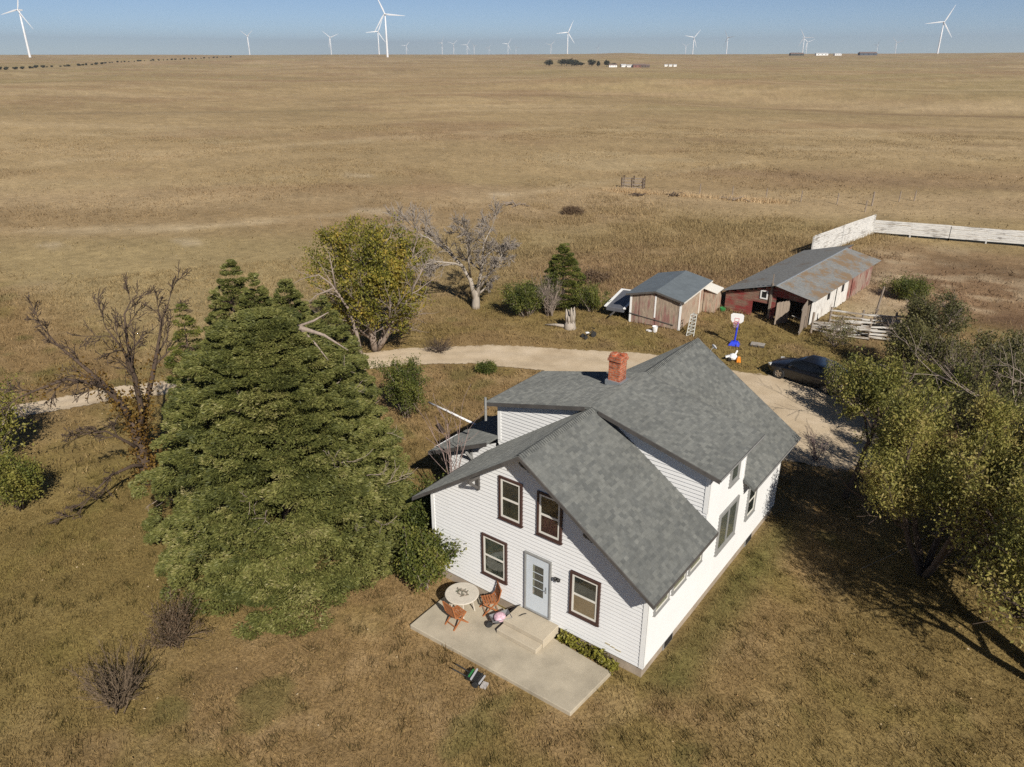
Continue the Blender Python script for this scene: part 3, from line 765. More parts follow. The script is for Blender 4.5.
for x, z, y0, y1, h in ((XE1 + .012, ZE, YF, Y1 + .28, .095), (XE1 + .012, ZE, Y2 - .26, YB, .095), (XE0 - .012, ZE, YF, Y1 + .28, .095), (XE0 - .012, ZE, Y2 - .26, YB, .095), (XD1 + .012, ZD, Y1 + .003, Y2 - .003, .085), (XD0 - .012, ZD, Y1 + .003, Y2 - .003, .085)):
    mb.box((x, (y0 + y1) / 2, z - h / 2 - .006), (.022, y1 - y0, h))
mb.build('fascia', M['fascia'], house)
# light drip edge lines
mb = MB()
mb.box((XD1 + .030, (Y1 + Y2) / 2, ZD - .03), (.012, Y2 - Y1 - .02, .05)); mb.box((XE1 + .030, (Y2 + YB) / 2, ZE - .03), (.012, YB - Y2 + .1, .05))
mb.build('gutter', M['grey_trim'], house)
# knee braces under the front gable
for xb, zb in ((2.0, 4.25), (3.90, 5.72), (6.05, 4.25)):
    mb = MB()
    zt = zu(xb) - .07
    mb.box((xb, -.05, zt - .26), (.09, .09, .52)); mb.box((xb, -.27, zt - .05), (.085, .50, .09)); mb.bar((xb, -.05, zt - .48), (xb, -.48, zt - .08), .075, .075)
    mb.build('knee_brace', M['fascia'], house)  # dark trim colour carries the shade under the rake
# chimney on the ridge
mb = MB()
cx, cy = 3.42, 5.62
mb.box((cx, cy, 6.33), (.44, .44, 1.0)); mb.box((cx, cy, 6.87), (.52, .52, .09)); mb.box((cx, cy, 6.955), (.47, .47, .08))
mb.box((cx - .12, cy - .08, 7.03), (.20, .22, .07)); mb.box((cx + .15, cy + .1, 7.02), (.14, .2, .05))
ch = mb.build('chimney', M['brick'], house, bevel=.008)
mb = MB(); mb.box((cx, cy, 6.05), (.58, .58, .17)); mb.box((cx + .34, cy + .02, 6.02), (.24, .5, .11)); mb.build('flashing', M['metal'], ch)
mb = MB(); mb.tube([(-.33, 3.2, 4.4), (-.33, 3.2, 5.28)], .045, 8); mb.build('vent_pipe', M['grey_trim'], house)
# satellite dish on the rear gable end
mb = MB()
mb.lathe([(.02, .0), (.14, .02), (.23, .06), (.25, .08), (.22, .075), (.0, .02)], k=18)
sd = mb.build('satellite_dish', M['white_plastic'], house, smooth=True, loc=(4.55, YB + .02, 5.86), rot=(rad(60), rad(10), rad(150))); sd.scale = (.5, .5, .5)
mb = MB(); mb.tube([(0, 0, 0), (0, 0, -.2), (0, -.1, -.45)], .02, 6); mb.tube([(.22, 0, .06), (0, 0, .30)], .010, 5); mb.build('mounting_arm', M['metal'], sd)

# windows -----------------------------------------------------------
def wbox(mb, PL, u0, u1, z0, z1, d0, d1, mi=0):
    O, U, Nn = (Vector(p) for p in PL)
    if U.cross(Nn).z < 0: d0, d1 = d1, d0
    def P(u, z, d): return O + U * u + Vector((0, 0, z)) + Nn * d
    mb.hexa([P(u0, z0, d0), P(u1, z0, d0), P(u1, z0, d1), P(u0, z0, d1), P(u0, z1, d0), P(u1, z1, d0), P(u1, z1, d1), P(u0, z1, d1)], mi)
def frame4(mb, PL, u0, u1, z0, z1, t, d0, d1):
    wbox(mb, PL, u0, u1, z0, z0 + t, d0, d1); wbox(mb, PL, u0, u1, z1 - t, z1, d0, d1)
    wbox(mb, PL, u0, u0 + t, z0 + t, z1 - t, d0, d1); wbox(mb, PL, u1 - t, u1, z0 + t, z1 - t, d0, d1)
def window(PL, u0, u1, z0, z1, trim='brown', cur='cur_green', cur2=None, t=.072, split=True, lower=None, sash='cream', double=False, parent=None):
    mb = MB(); frame4(mb, PL, u0, u1, z0, z1, t, -.02, .075)
    wbox(mb, PL, u0 - .02, u1 + .02, z0 - .03, z0 - .002, -.02, .09)
    w = mb.build('window', M[trim], parent or house, bevel=.006)
    mb = MB(); a0, a1, b0, b1 = u0 + t + .002, u1 - t - .002, z0 + t + .002, z1 - t - .002
    s = .062 if t > .07 else .045
    frame4(mb, PL, a0, a1, b0, b1, s, -.01, .055)
    zm = (b0 + b1) / 2 if split else None
    if split: wbox(mb, PL, a0 + s, a1 - s, zm - .035, zm + .035, -.01, .050)
    if double: wbox(mb, PL, (a0 + a1) / 2 - .05, (a0 + a1) / 2 + .05, b0 + s, b1 - s, -.01, .060)
    mb.build('sash', M[sash], w)
    mb = MB(); wbox(mb, PL, a0 + s, a1 - s, b0 + s, b1 - s, .0445, .0485); mb.build('pane', M['glass'], w)
    mb = MB()
    if cur2 and split:
        wbox(mb, PL, a0 + s, a1 - s, b0 + s, zm, .0355, .0385); mb.build('blind', M[cur], w)
        mb = MB(); wbox(mb, PL, a0 + s, a1 - s, zm, b1 - s, .0355, .0385); mb.build('blind', M[cur2], w)
    else:
        wbox(mb, PL, a0 + s, a1 - s, b0 + s, b1 - s, .0355, .0385); mb.build('curtain', M[cur], w)
    return w
z = BZ
window(FRONT, 2.09, 3.08, .68 + z, 2.20 + z, 'brown', 'cur_green', 'cur_teal')
window(FRONT, 2.79, 3.65, 3.04 + z, 4.50 + z, 'brown', 'cur_green', 'cur_grey')
window(FRONT, 4.18, 5.04, 3.04 + z, 4.50 + z, 'brown', 'cur_red', 'dark')
window(FRONT, 5.38, 6.38, .79 + z, 2.28 + z, 'brown', 'cur_tan', 'cur_grey')
for u in (.35, 1.45, 2.55):
    window(RIGHT, u, u + .90, 1.66 + z, 2.42 + z, 'grey_trim', 'cur_pale', t=.055, split=False, sash='cream')
window(RIGHT, 4.63, 6.20, 1.12 + z, 2.62 + z, 'grey_trim', 'cur_screen', t=.085, double=True, split=False, sash='grey_trim')
window(RIGHT, 5.12, 5.86, 3.42 + z, 4.28 + z, 'grey_trim', 'cur_screen', t=.08, split=False, sash='grey_trim')
window(RIGHT, 7.15, 8.02, 1.08 + z, 2.42 + z, 'grey_trim', 'cur_grey', 'cur_grey', t=.10)
window(LEFT, 8.2, 9.2, 1.2 + z, 2.5 + z, 'brown', 'cur_grey')
# front door
mb = MB(); frame4(mb, FRONT, 3.76, 4.72, .125 + z, 2.245 + z, .055, -.02, .08)
dr = mb.build('door_frame', M['grey_trim'], house, bevel=.005)
mb = MB(); u0, u1, b0, b1 = 3.818, 4.662, .183 + z, 2.187 + z
wbox(mb, FRONT, u0, u0 + .23, b0, b1, -.01, .05); wbox(mb, FRONT, u1 - .22, u1, b0, b1, -.01, .05)
wbox(mb, FRONT, u0 + .23, u1 - .22, b0, b0 + .60, -.01, .05); wbox(mb, FRONT, u0 + .23, u1 - .22, b1 - .30, b1, -.01, .05)
for q in (.27, .52, .76):
    zz_ = b0 + .60 + (b1 - .30 - b0 - .60) * q; wbox(mb, FRONT, u0 + .23, u1 - .22, zz_ - .012, zz_ + .012, -.01, .046)
d2 = mb.build('door', M['door'], house, bevel=.004)
mb = MB(); wbox(mb, FRONT, u0 + .23, u1 - .22, b0 + .60, b1 - .30, .0425, .0455); mb.build('pane', M['glass'], d2)
mb = MB(); wbox(mb, FRONT, u0 + .23, u1 - .22, b0 + .60, b1 - .30, .0355, .0385); mb.build('curtain', M['cur_grey'], d2)
mb = MB(); wbox(mb, FRONT, u0 + .235, u0 + .30, b0 + .60, b1 - .30, .0392, .0402); mb.build('curtain', M['cur_pale'], d2)
mb = MB(); wbox(mb, FRONT, u1 - .12, u1 - .09, b0 + .86, b0 + 1.08, .05, .075); mb.tube([(u1 - .105, -.075, b0 + .97), (u1 - .105, -.12, b0 + .97), (u1 - .19, -.12, b0 + .97)], .014, 6); mb.build('handle', M['metal'], d2)
mb = MB(); wbox(mb, FRONT, 4.90, 5.02, 2.02, 2.14, .014, .04); mb.tube([(4.96, -.04, 2.09), (4.96, -.12, 2.14)], .015, 6)
for s in (-.055, .055): mb.lathe([(.02, 0), (.042, .03), (.048, .10), (.03, .12)], (4.96 + s, -.13, 2.08), 10)
mb.build('wall_light', M['black'], house)
mb = MB()
for (a, b, c, d) in ((6.62, .62, 6.78, .65), (6.82, .60, 6.94, .628), (6.97, .575, 7.14, .60)): wbox(mb, FRONT, a, c, b, d, .012, .0355)
mb.build('siding_stain', simple('siding_stain', (.42, .36, .22), .9, .5, 30), house)

# side entry on the left wall
mb = MB()
BX, BY0, BY1 = -2.25, 3.35, 6.2
siding(mb, [(BX, BZ), (0, BZ), (0, 3.55), (BX, 2.52)], (0, BY0, 0), (1, 0, 0), (0, -1, 0))
siding(mb, [(BX, BZ), (0, BZ), (0, 3.55), (BX, 2.52)], (0, BY1, 0), (1, 0, 0), (0, 1, 0))
siding(mb, [(BY0, BZ), (BY1, BZ), (BY1, 2.52), (BY0, 2.52)], (BX, 0, 0), (0, 1, 0), (-1, 0, 0))
pw_ = mb.build('entry_wall', M['siding'], house)
mb = MB(); mb.box((BX / 2 + .02, (BY0 + BY1) / 2, .1), (-BX - .05, BY1 - BY0 - .05, .55)); mb.build('foundation', M['foundation'], house)
mb = MB(); slab(mb, [(-2.85, 2.85, 2.50), (-.02, 2.85, 3.78), (-.02, 6.5, 3.78), (-2.85, 6.5, 2.50)], .10)
pr = mb.build('entry_roof', M['shingle'], house)
mb = MB(); rake(2.835, -2.85, 2.50, -.02, 3.78, .15); rake(6.515, -2.85, 2.50, -.02, 3.78, .15); mb.box((-2.862, 4.675, 2.42), (.022, 3.64, .13)); mb.build('fascia', M['fascia'], pr)
mb = MB(); mb.box((-2.885, 3.9, 2.46), (.03, 1.3, .07)); mb.build('gutter', M['white'], pr)
mb = MB(); mb.bar((-1.1, 3.29, 2.55), (-1.1, 3.0, 2.95), .09, .09); mb.box((-1.1, 3.30, 2.7), (.09, .09, .55)); mb.build('knee_brace', M['grey_trim'], pr)

# patio and step ----------------------------------------------------
mb = MB()
mb.hexa([(1.18, -2.47, -.1), (6.95, -2.33, -.1), (7.08, -.42, -.1), (1.12, -.02, -.1), (1.18, -2.47, .12), (6.95, -2.33, .12), (7.08, -.42, .12), (1.12, -.02, .12)])
tag(mb.build('patio', M['concrete'], bevel=.02), kind='structure')
st = thing('concrete_step', 'two tread concrete step below the pale blue front door', 'step', (4.28, -.02, .12))
mb = MB(); mb.box((0, -.42, .155), (1.50, .80, .31)); mb.build('upper_tread', M['step'], st, bevel=.015)
mb = MB(); mb.box((-.02, -.985, .078), (1.46, .32, .156)); mb.build('lower_tread', M['step'], st, bevel=.015)

# ------------------------------------------------------------------ things on the patio
tb = thing('patio_table', 'round pale stone topped table at the left end of the patio', 'table', (2.09, -1.05, .12))
mb = MB(); mb.lathe([(.0, .685), (.50, .685), (.53, .70), (.53, .722), (.515, .73), (0, .73)], k=32); mb.build('tabletop', M['table'], tb, smooth=False)
for i in range(4):
    a = PI / 4 + i * PI / 2
    mb = MB(); mb.tube([(.30 * math.cos(a), .30 * math.sin(a), .685), (.33 * math.cos(a), .33 * math.sin(a), .3), (.38 * math.cos(a), .38 * math.sin(a), 0)], .024, 6); mb.build('leg', M['table'], tb)
rng = RS(3)
wr = MB()
for i in range(46):
    a = rng.rand() * 2 * PI; r = .17 + rng.normal(0, .025)
    p = Vector((r * math.cos(a), r * math.sin(a) * .6, .02 + .02 * rng.rand())); q = p + Vector((rng.normal(0, .05), rng.normal(0, .05), .02 + .03 * rng.rand()))
    wr.bar(p, q, .014, .008, mi=i % 2)
wr.tube([(.17 * math.cos(a), .10 * math.sin(a), .018) for a in np.linspace(0, 2 * PI, 16)], .013, 5)
w_ = wr.build('wreath', [M['wood_grey'], simple('dried_leaf', (.13, .14, .09), .9, .3, 20)]); w_.location = (2.12, -1.05, .852); tag(w_, 'small dry grey green wreath lying on the round patio table', 'wreath')

def make_chair(label, loc, rz):
    t = thing('wooden_chair', label, 'chair', loc, rz, 'slatted wooden chairs on the patio')
    mb = MB()
    for i in range(6): mb.box((0, -.20 + i * .08, .43), (.44, .06, .018))
    mb.box((-.2, 0, .412), (.025, .44, .02)); mb.box((.2, 0, .412), (.025, .44, .02)); mb.build('seat', M['wood_orange'], t, bevel=.004)
    mb = MB()
    for i in range(6): mb.bar((-.165 + i * .066, .235, .50), (-.165 + i * .066, .315, .86), .048, .014, up=(0, 1, 0))
    mb.bar((-.22, .315, .875), (.22, .315, .875), .03, .06); mb.bar((-.22, .235, .50), (.22, .235, .50), .025, .04); mb.build('backrest', M['wood_orange'], t, bevel=.004)
    for s in (-1, 1):
        mb = MB(); mb.bar((s * .225, -.27, 0), (s * .225, .24, .50), .028, .04); mb.bar((s * .225, .24, .50), (s * .225, .33, .90), .028, .035); mb.build('leg', M['wood_orange'], t)
        mb = MB(); mb.bar((s * .20, .30, 0), (s * .20, -.20, .42), .028, .04); mb.build('leg', M['wood_orange'], t)
    for a_, b_ in (((-.22, -.18, .10), (.22, -.18, .10)), ((-.2, .22, .09), (.2, .22, .09))):
        mb = MB(); mb.bar(a_, b_, .02, .03); mb.build('stretcher', M['wood_orange'], t)
    return t
make_chair('orange brown slatted wooden chair with its back to the lawn, before the round table', (2.28, -1.55, .12), rad(172))
make_chair('orange brown slatted wooden chair against the house wall beside the round table', (2.72, -.48, .12), rad(-38))

def wheelbarrow(name, label, loc, rz, k, tray_m, cat):
    t = thing(name, label, cat, loc, rz)
    mb = MB()
    a = [(-.30, -.20, .26), (.24, -.15, .22), (.24, .15, .22), (-.30, .20, .26)]; b = [(-.46, -.30, .46), (.44, -.25, .44), (.44, .25, .44), (-.46, .30, .46)]
    mb.add([tuple(c * k for c in p) for p in a + b], [(3, 2, 1, 0), (0, 1, 5, 4), (1, 2, 6, 5), (2, 3, 7, 6), (3, 0, 4, 7)])
    tr = mb.build('tray', tray_m, t); s = tr.modifiers.new('solid', 'SOLIDIFY'); s.thickness = .012
    for s_ in (-1, 1):
        mb = MB(); mb.tube([(.52 * k, s_ * .05 * k, .15 * k), (-.2 * k, s_ * .2 * k, .25 * k), (-.95 * k, s_ * .30 * k, .50 * k), (-1.1 * k, s_ * .31 * k, .50 * k)], .02 * k, 6); mb.build('handle', M['black'], t)
        mb = MB(); mb.tube([(-.25 * k, s_ * .2 * k, .26 * k), (-.36 * k, s_ * .24 * k, 0)], .016 * k, 6); mb.build('leg', M['black'], t)
    mb = MB()
    for j in range(16):
        pass
    mb.tube([(.52 * k, -.04 * k, .15 * k), (.52 * k, .04 * k, .15 * k)], .15 * k, 16); mb.build('wheel', M['rubber'], t)
    return t
wheelbarrow('wheelbarrow', 'small grey wheelbarrow with black handles standing left of the concrete step', (3.38, -.78, .12), rad(28 + 180 + 30), .70, simple('tray_grey', (.16, .16, .165), .5, .2, 6), 'wheelbarrow')
bg = MB()
bg.lathe([(.02, 0), (.15, .02), (.20, .09), (.17, .17), (.08, .22), (0, .22)], k=12)
b_ = bg.build('cloth_bag', simple('pink_white_cloth', (.58, .38, .44), .8, .5, 14), smooth=True); b_.location = (3.37, -.79, .30); tag(b_, 'pink and white bundle lying in the small grey wheelbarrow', 'bag')

ct = thing('yard_cart', 'toppled garden cart with two long black handles on the brown grass before the patio', 'cart', (4.12, -2.95, 0), rad(12)); ct.scale = (.85, .85, .85)
mb = MB(); mb.box((0, 0, .20), (.42, .34, .16)); mb.hexa([(.05, -.2, .1), (.30, -.2, .1), (.30, .2, .1), (.05, .2, .1), (.1, -.17, .3), (.26, -.17, .32), (.26, .17, .32), (.1, .17, .3)]); mb.build('body', M['black'], ct, bevel=.02)
mb = MB(); mb.bar((.02, -.24, .30), (.02, .24, .33), .05, .05); mb.bar((.30, -.2, .2), (.32, .2, .2), .04, .05); mb.build('crossbar', M['soffit'], ct)
mb = MB(); mb.bar((-.1, -.15, .29), (-.1, .2, .30), .06, .03); mb.build('stripe', M['green_plastic'], ct)
for s in (-1, 1):
    mb = MB(); mb.tube([(-.15, s * .10, .20), (-.45, s * .11, .28), (-.72, s * .12, .34)], .022, 6); mb.build('handle', M['black'], ct)
    mb = MB(); mb.tube([(.16, s * .20, .11), (.16, s * .25, .11)], .11, 14); mb.build('wheel', M['rubber'], ct)
mb = MB(); mb.box((.42, -.05, .05), (.20, .26, .06)); mb.build('deflector', simple('pale_flap', (.40, .37, .35), .7, .2, 8), ct)

# ------------------------------------------------------------------ shed, barn
def boards(mb, x0, x1, zb, zt, y, rng, w=.17, axis='x', gap=.006, t=.022, jag=.0, skip=0):
    """vertical boards; zt callable of position"""
    n = max(1, int(round((x1 - x0) / w))); w = (x1 - x0) / n
    for i in range(n):
        if skip and rng.rand() < skip: continue
        a, b = x0 + i * w + gap / 2, x0 + (i + 1) * w - gap / 2
        o = rng.uniform(-.006, .006); bz = zb + rng.uniform(-jag, jag)
        za, zc = (zt(a), zt(b)) if callable(zt) else (zt, zt)
        if axis == 'x': p = [(a, y - t + o, bz), (b, y - t + o, bz), (b, y + o, bz), (a, y + o, bz), (a, y - t + o, za), (b, y - t + o, zc), (b, y + o, zc), (a, y + o, za)]
        else: p = [(y + o, a, bz), (y + t + o, a, bz), (y + t + o, b, bz), (y + o, b, bz), (y + o, a, za), (y + t + o, a, za), (y + t + o, b, zc), (y + o, b, zc)]
        mb.hexa(p)
rng = RS(21)
sh = thing('wooden_shed', 'peeling red and grey board shed with blue grey low gable roof beside the drive', 'shed', (-7.5, 27.0, 0), rad(6))
SW, SLn, SE, SR_ = 3.40, 5.4, 2.0, 2.38
zt = lambda x: SE + (SR_ - SE) * (1 - abs(x - SW / 2) / (SW / 2)) - .06
mb = MB(); boards(mb, .08, SW - .08, .02, zt, .0, rng, jag=.02); mb.build('front_wall', M['shed_wood'], sh)
mb = MB(); boards(mb, .03, SLn - .03, .03, SE - .03, SW - .02, rng, w=.2, axis='y', jag=.03); mb.build('side_wall', M['shed_side'], sh)
mb = MB(); boards(mb, .03, SLn - .03, .03, SE - .03, .0, rng, w=.2, axis='y', jag=.03); mb.build('side_wall', M['shed_side'], sh)
mb = MB(); boards(mb, .08, SW - .08, .02, zt, SLn, rng, jag=.02); mb.build('rear_wall', M['shed_wood'], sh)
mb = MB(); boards(mb, .62, 1.66, .06, lambda x: zt(x) - .12, -.03, rng, w=.21); mb.bar((.62, -.07, .55), (1.66, -.07, .50), .03, .05); mb.build('door', M['shed_wood'], sh)
mb = MB(); boards(mb, 1.76, 2.80, .06, lambda x: zt(x) - .12, -.03, rng, w=.21); mb.build('door', M['shed_wood'], sh)
for x in (.03, SW - .03):
    mb = MB(); mb.box((x, -.03, SE / 2 - .02), (.13, .05, SE - .06)); mb.build('corner_board', M['white'], sh)
mb = MB(); mb.box((1.71, -.055, 1.30), (.10, .03, 1.45)); mb.build('door_post', M['white'], sh)
mb = MB(); mb.bar((0, -.075, .62), (3.0, -.075, .30), .035, .05); mb.build('bar', M['fascia'], sh)
mb = MB(); mb.box((SW + .02, SLn * .68, SE / 2), (.05, .12, SE - .06)); mb.build('corner_board', M['cream'], sh)
mb = MB(); z2 = lambda x: SE + (SR_ - SE) * (1 - abs(x - SW / 2) / (SW / 2))
slab(mb, [(-.28, -.22, z2(-.28)), (SW / 2, -.22, SR_), (SW / 2, SLn + .15, SR_), (-.28, SLn + .15, z2(-.28))], .07); slab(mb, [(SW / 2, -.22, SR_), (SW + .22, -.22, z2(SW + .22)), (SW + .22, SLn + .15, z2(SW + .22)), (SW / 2, SLn + .15, SR_)], .07)
rf = mb.build('roof', M['shed_roof'], sh)
mb = MB(); mb.box((SW + .232, SLn / 2 - .03, z2(SW + .22) - .055), (.02, SLn + .36, .09)); mb.build('fascia', M['cream'], rf)
mb = MB(); rake(-.232, -.28, z2(-.28), SW / 2, SR_, .12, .02, -.01); rake(-.232, SW / 2, SR_, SW + .22, z2(SW + .22), .12, .02, -.01); mb.build('fascia', M['fascia'], rf)
mb = MB(); slab(mb, [(SW + .05, SLn - 1.2, 1.75), (SW + .95, SLn - 1.0, 1.45), (SW + .95, SLn + .5, 1.45), (SW + .05, SLn + .3, 1.75)], .05); lr = mb.build('lean_to_roof', M['cream'], sh)
mb = MB(); boards(mb, SLn - .95, SLn + .45, .03, 1.42, SW + .82, rng, w=.2, axis='y', jag=.04); mb.build('lean_to_wall', M['shed_side'], sh)
mb = MB(); boards(mb, SW + .05, SW + .82, .03, 1.5, SLn - .92, rng, w=.2, jag=.04); mb.build('lean_to_wall', M['shed_side'], sh)

bn = thing('barn', 'long low barn with rusty tin roof and red front and white peeling side', 'barn', (-3.55, 33.15, 0), rad(-3.3))
BW, BL = 5.72, 12.7
bz = lambda x: 1.42 + (2.42 - 1.42) * x / 3.55 if x < 3.55 else 2.42 - (2.42 - 1.98) * (x - 3.55) / (BW - 3.55)
def hboards(mb, x0, x1, z0, z1, y, rng, w=.16, t=.02, slant=None):
    n = max(1, int(round((z1 - z0) / w))); w = (z1 - z0) / n
    for i in range(n):
        a, b = z0 + i * w + .004, z0 + (i + 1) * w - .004
        xa = x0
        if slant: xa = max(x0, slant(b))
        if xa >= x1 - .05: continue
        o = rng.uniform(-.005, .005)
        mb.hexa([(xa, y - t + o, a), (x1, y - t + o, a), (x1, y + o, a), (xa, y + o, a), (xa, y - t + o, b), (x1, y - t + o, b), (x1, y + o, b), (xa, y + o, b)])
sl = lambda z: (z + .05 - 1.42) * 3.55 if z + .05 > 1.42 else 0
mb = MB(); hboards(mb, .02, 1.95, .02, 2.05, 0, rng, slant=sl); hboards(mb, 1.95, 3.05, 1.02, 2.3, 0, rng, slant=sl)
hboards(mb, 3.05, 3.5, .02, 2.3, 0, rng, slant=sl); mb.hexa([(3.5, -.02, 1.62), (BW - .05, -.02, 1.52), (BW - .05, 0, 1.52), (3.5, 0, 1.62), (3.5, -.02, 2.36), (BW - .05, -.02, bz(BW) - .06), (BW - .05, 0, bz(BW) - .06), (3.5, 0, 2.36)])
mb.build('front_wall', M['barn_red'], bn)
mb = MB(); frame4(mb, ((0, -.02, 0), (1, 0, 0), (0, -1, 0)), 2.42, 2.92, 1.30, 1.88, .08, 0, .05); wf = mb.build('window', M['white'], bn)
mb = MB(); wbox(mb, ((0, -.02, 0), (1, 0, 0), (0, -1, 0)), 2.5, 2.84, 1.38, 1.80, .01, .02); mb.build('pane', M['dark'], wf)
mb = MB(); mb.box((3.15, -.06, 1.25), (.14, .10, 2.4)); mb.build('post', M['wood_grey'], bn); mb = MB(); mb.box((3.18, -.16, 2.5), (.05, .05, 1.2)); mb.build('post', M['wood_grey'], bn)
mb = MB(); mb.box((BW - .06, -.05, .95), (.13, .1, 1.9)); mb.build('post', M['wood_grey'], bn)
mb = MB(); boards(mb, .1, 7.3, .05, 1.93, BW - .02, rng, w=.19, axis='y', jag=.05, skip=.04); mb.build('side_wall', M['barn_white'], bn)
mb = MB(); boards(mb, 7.3, BL - .1, .05, 1.90, BW - .02, rng, w=.19, axis='y', jag=.05, skip=.06); mb.build('side_wall', M['barn_rust'], bn)
mb = MB(); boards(mb, .1, BL + 1.5, .02, 1.36, 0, rng, w=.19, axis='y', jag=.03); mb.build('side_wall', M['barn_red'], bn)
mb = MB(); boards(mb, 3.5, BW - .05, .02, lambda x: bz(x) - .06, BL, rng, jag=.03); mb.build('rear_wall', M['barn_rust'], bn)
mb = MB(); boards(mb, .05, 3.5, .02, lambda x: bz(x) - .06, BL + 1.6, rng, jag=.03); mb.build('rear_wall', M['barn_rust'], bn)
mb = MB(); boards(mb, BL, BL + 1.6, .02, 2.3, 3.48, rng, w=.19, axis='y'); mb.build('side_wall', M['barn_rust'], bn)
mb = MB(); mb.box((BW + .03, 3.3, 1.35), (.03, .42, .5)); mb.build('hatch', M['dark'], bn); mb = MB(); mb.box((BW + .03, 6.1, 1.30), (.03, .34, .6)); mb.build('hatch', M['dark'], bn)
def corrugated(mb, p00, p10, p01, pitch, amp, t=.02):
    """ribs running from p00 to p10, repeated towards p01"""
    p00, p10, p01 = Vector(p00), Vector(p10), Vector(p01); e = p01 - p00; n = int(e.length / pitch) * 4
    vs = []; fs = []
    for i in range(n + 1):
        h = amp * math.cos(2 * PI * i / 4); q = p00 + e * i / n
        vs += [q + Vector((0, 0, h)), q + (p10 - p00) + Vector((0, 0, h))]
    for i in range(n): fs.append((2 * i, 2 * i + 1, 2 * i + 3, 2 * i + 2))
    mb.add(vs, fs)
mb = MB(); corrugated(mb, (-.25, -.35, bz(-.25)), (3.6, -.35, 2.44), (-.25, BL + 1.8, bz(-.25)), .22, .014); mb.build('roof', M['tin_left'], bn)
mb = MB(); corrugated(mb, (3.52, -.55, 2.45), (BW + .42, -.55, 2.42 - .203 * (BW + .42 - 3.55)), (3.52, BL + .3, 2.45), .22, .014); mb.build('roof', M['tin'], bn)
mb = MB(); mb.tube([(3.56, -.5, 2.455), (3.56, BL + .2, 2.455)], .05, 6); mb.build('ridge_cap', M['metal'], bn)
for y in (1.8, 4.0, 6.2, 8.4, 10.6):
    mb = MB(); mb.bar((.1, y, 1.36), (3.5, y, 2.30), .06, .10); mb.bar((3.5, y, 2.30), (BW - .1, y, 1.86), .06, .10); mb.build('rafter', M['wood_grey'], bn)
def leaf_door(label_name, o, ang, wd, ht):
    mb = MB(); n = 4; Rm = Matrix.Rotation(ang, 3, 'Z')
    def tr(p): q = Rm @ Vector(p); return (q[0] + o[0], q[1] + o[1], q[2])
    for i in range(n):
        a, b = wd * i / n + .004, wd * (i + 1) / n - .004
        mb.hexa([tr(p) for p in ((a, -.015, .08), (b, -.015, .08), (b, .015, .08), (a, .015, .08), (a, -.015, ht), (b, -.015, ht - .05), (b, .015, ht - .05), (a, .015, ht))])
    d = mb.build('door', M['wood_grey'], bn)
    mb = MB()
    for (a, b) in (((.02, -.03, .25), (wd - .02, -.03, .25)), ((.02, -.03, ht - .2), (wd - .02, -.03, ht - .2)), ((.04, -.032, .28), (wd - .04, -.032, ht - .25)), ((wd - .04, -.034, .28), (.04, -.034, ht - .25))): mb.bar(tr(a), tr(b), .03, .09)
    mb.build('brace', M['cream'], d)
leaf_door('a', (4.45, -.06), rad(-116), 1.1, 1.58); leaf_door('b', (5.62, -.12), rad(-80), 1.9, 1.95)

# things about the farmyard -------------------------------------------
tr_ = thing('utility_trailer', 'low trailer with white top edge and side shade painted dark, parked left of the red shed', 'trailer', (-8.9, 28.6, 0), rad(99))
mb = MB(); mb.hexa([(-1.6, -.62, .45), (1.5, -.62, .45), (1.5, .62, .45), (-1.6, .62, .45), (-1.6, -.62, .72), (1.5, -.62, 1.05), (1.5, .62, 1.05), (-1.6, .62, .72)]); mb.build('body', simple('trailer_side_shade', (.10, .105, .12), .5, .2, 4), tr_, bevel=.03)  # shade on the sides is painted in as a dark bluish body colour
mb = MB(); mb.bar((-1.65, -.66, .74), (1.55, -.66, 1.08), .16, .06); mb.bar((-1.65, .66, .74), (1.55, .66, 1.08), .16, .06); mb.bar((1.52, -.6, 1.08), (1.52, .6, 1.08), .1, .05); mb.build('rim', M['white'], tr_)
for s in (-1, 1):
    mb = MB(); mb.tube([(0, s * .55, .31), (0, s * .74, .31)], .31, 16); mb.build('wheel', M['rubber'], tr_)
mb = MB(); mb.bar((-1.6, 0, .45), (-2.4, 0, .42), .08, .08); mb.build('tongue', M['fascia'], tr_)

hp = thing('basketball_hoop', 'portable childs basketball hoop with blue base and white backboard', 'basketball hoop', (-.34, 26.97, 0), rad(14))
mb = MB(); mb.hexa([(-.34, -.26, 0), (.34, -.26, 0), (.34, .26, 0), (-.34, .26, 0), (-.18, -.10, .24), (.2, -.10, .24), (.2, .2, .24), (-.18, .2, .24)]); mb.build('base', M['blue'], hp, bevel=.03)
mb = MB(); mb.tube([(0, .05, .2), (.05, -.02, 1.0), (.09, -.06, 1.5)], .055, 8); mb.build('pole', M['blue'], hp)
mb = MB(); mb.add([(x, -.10, zz) for x, zz in ((-.34, 1.58), (-.24, 1.44), (.24, 1.44), (.38, 1.58), (.38, 1.92), (.26, 2.02), (-.26, 2.02), (-.38, 1.92))] + [(x, -.06, zz) for x, zz in ((-.34, 1.58), (-.24, 1.44), (.24, 1.44), (.38, 1.58), (.38, 1.92), (.26, 2.02), (-.26, 2.02), (-.38, 1.92))], [tuple(range(8)), tuple(range(15, 7, -1))] + [(i, i + 8, (i + 1) % 8 + 8, (i + 1) % 8) for i in range(8)])
bb = mb.build('backboard', M['white_plastic'], hp)
mb = MB(); frame4(mb, ((0, -.103, 0), (1, 0, 0), (0, -1, 0)), -.13, .13, 1.52, 1.74, .02, 0, .006); mb.build('square', simple('red_paint', (.5, .03, .05), .5, .1, 5), bb)
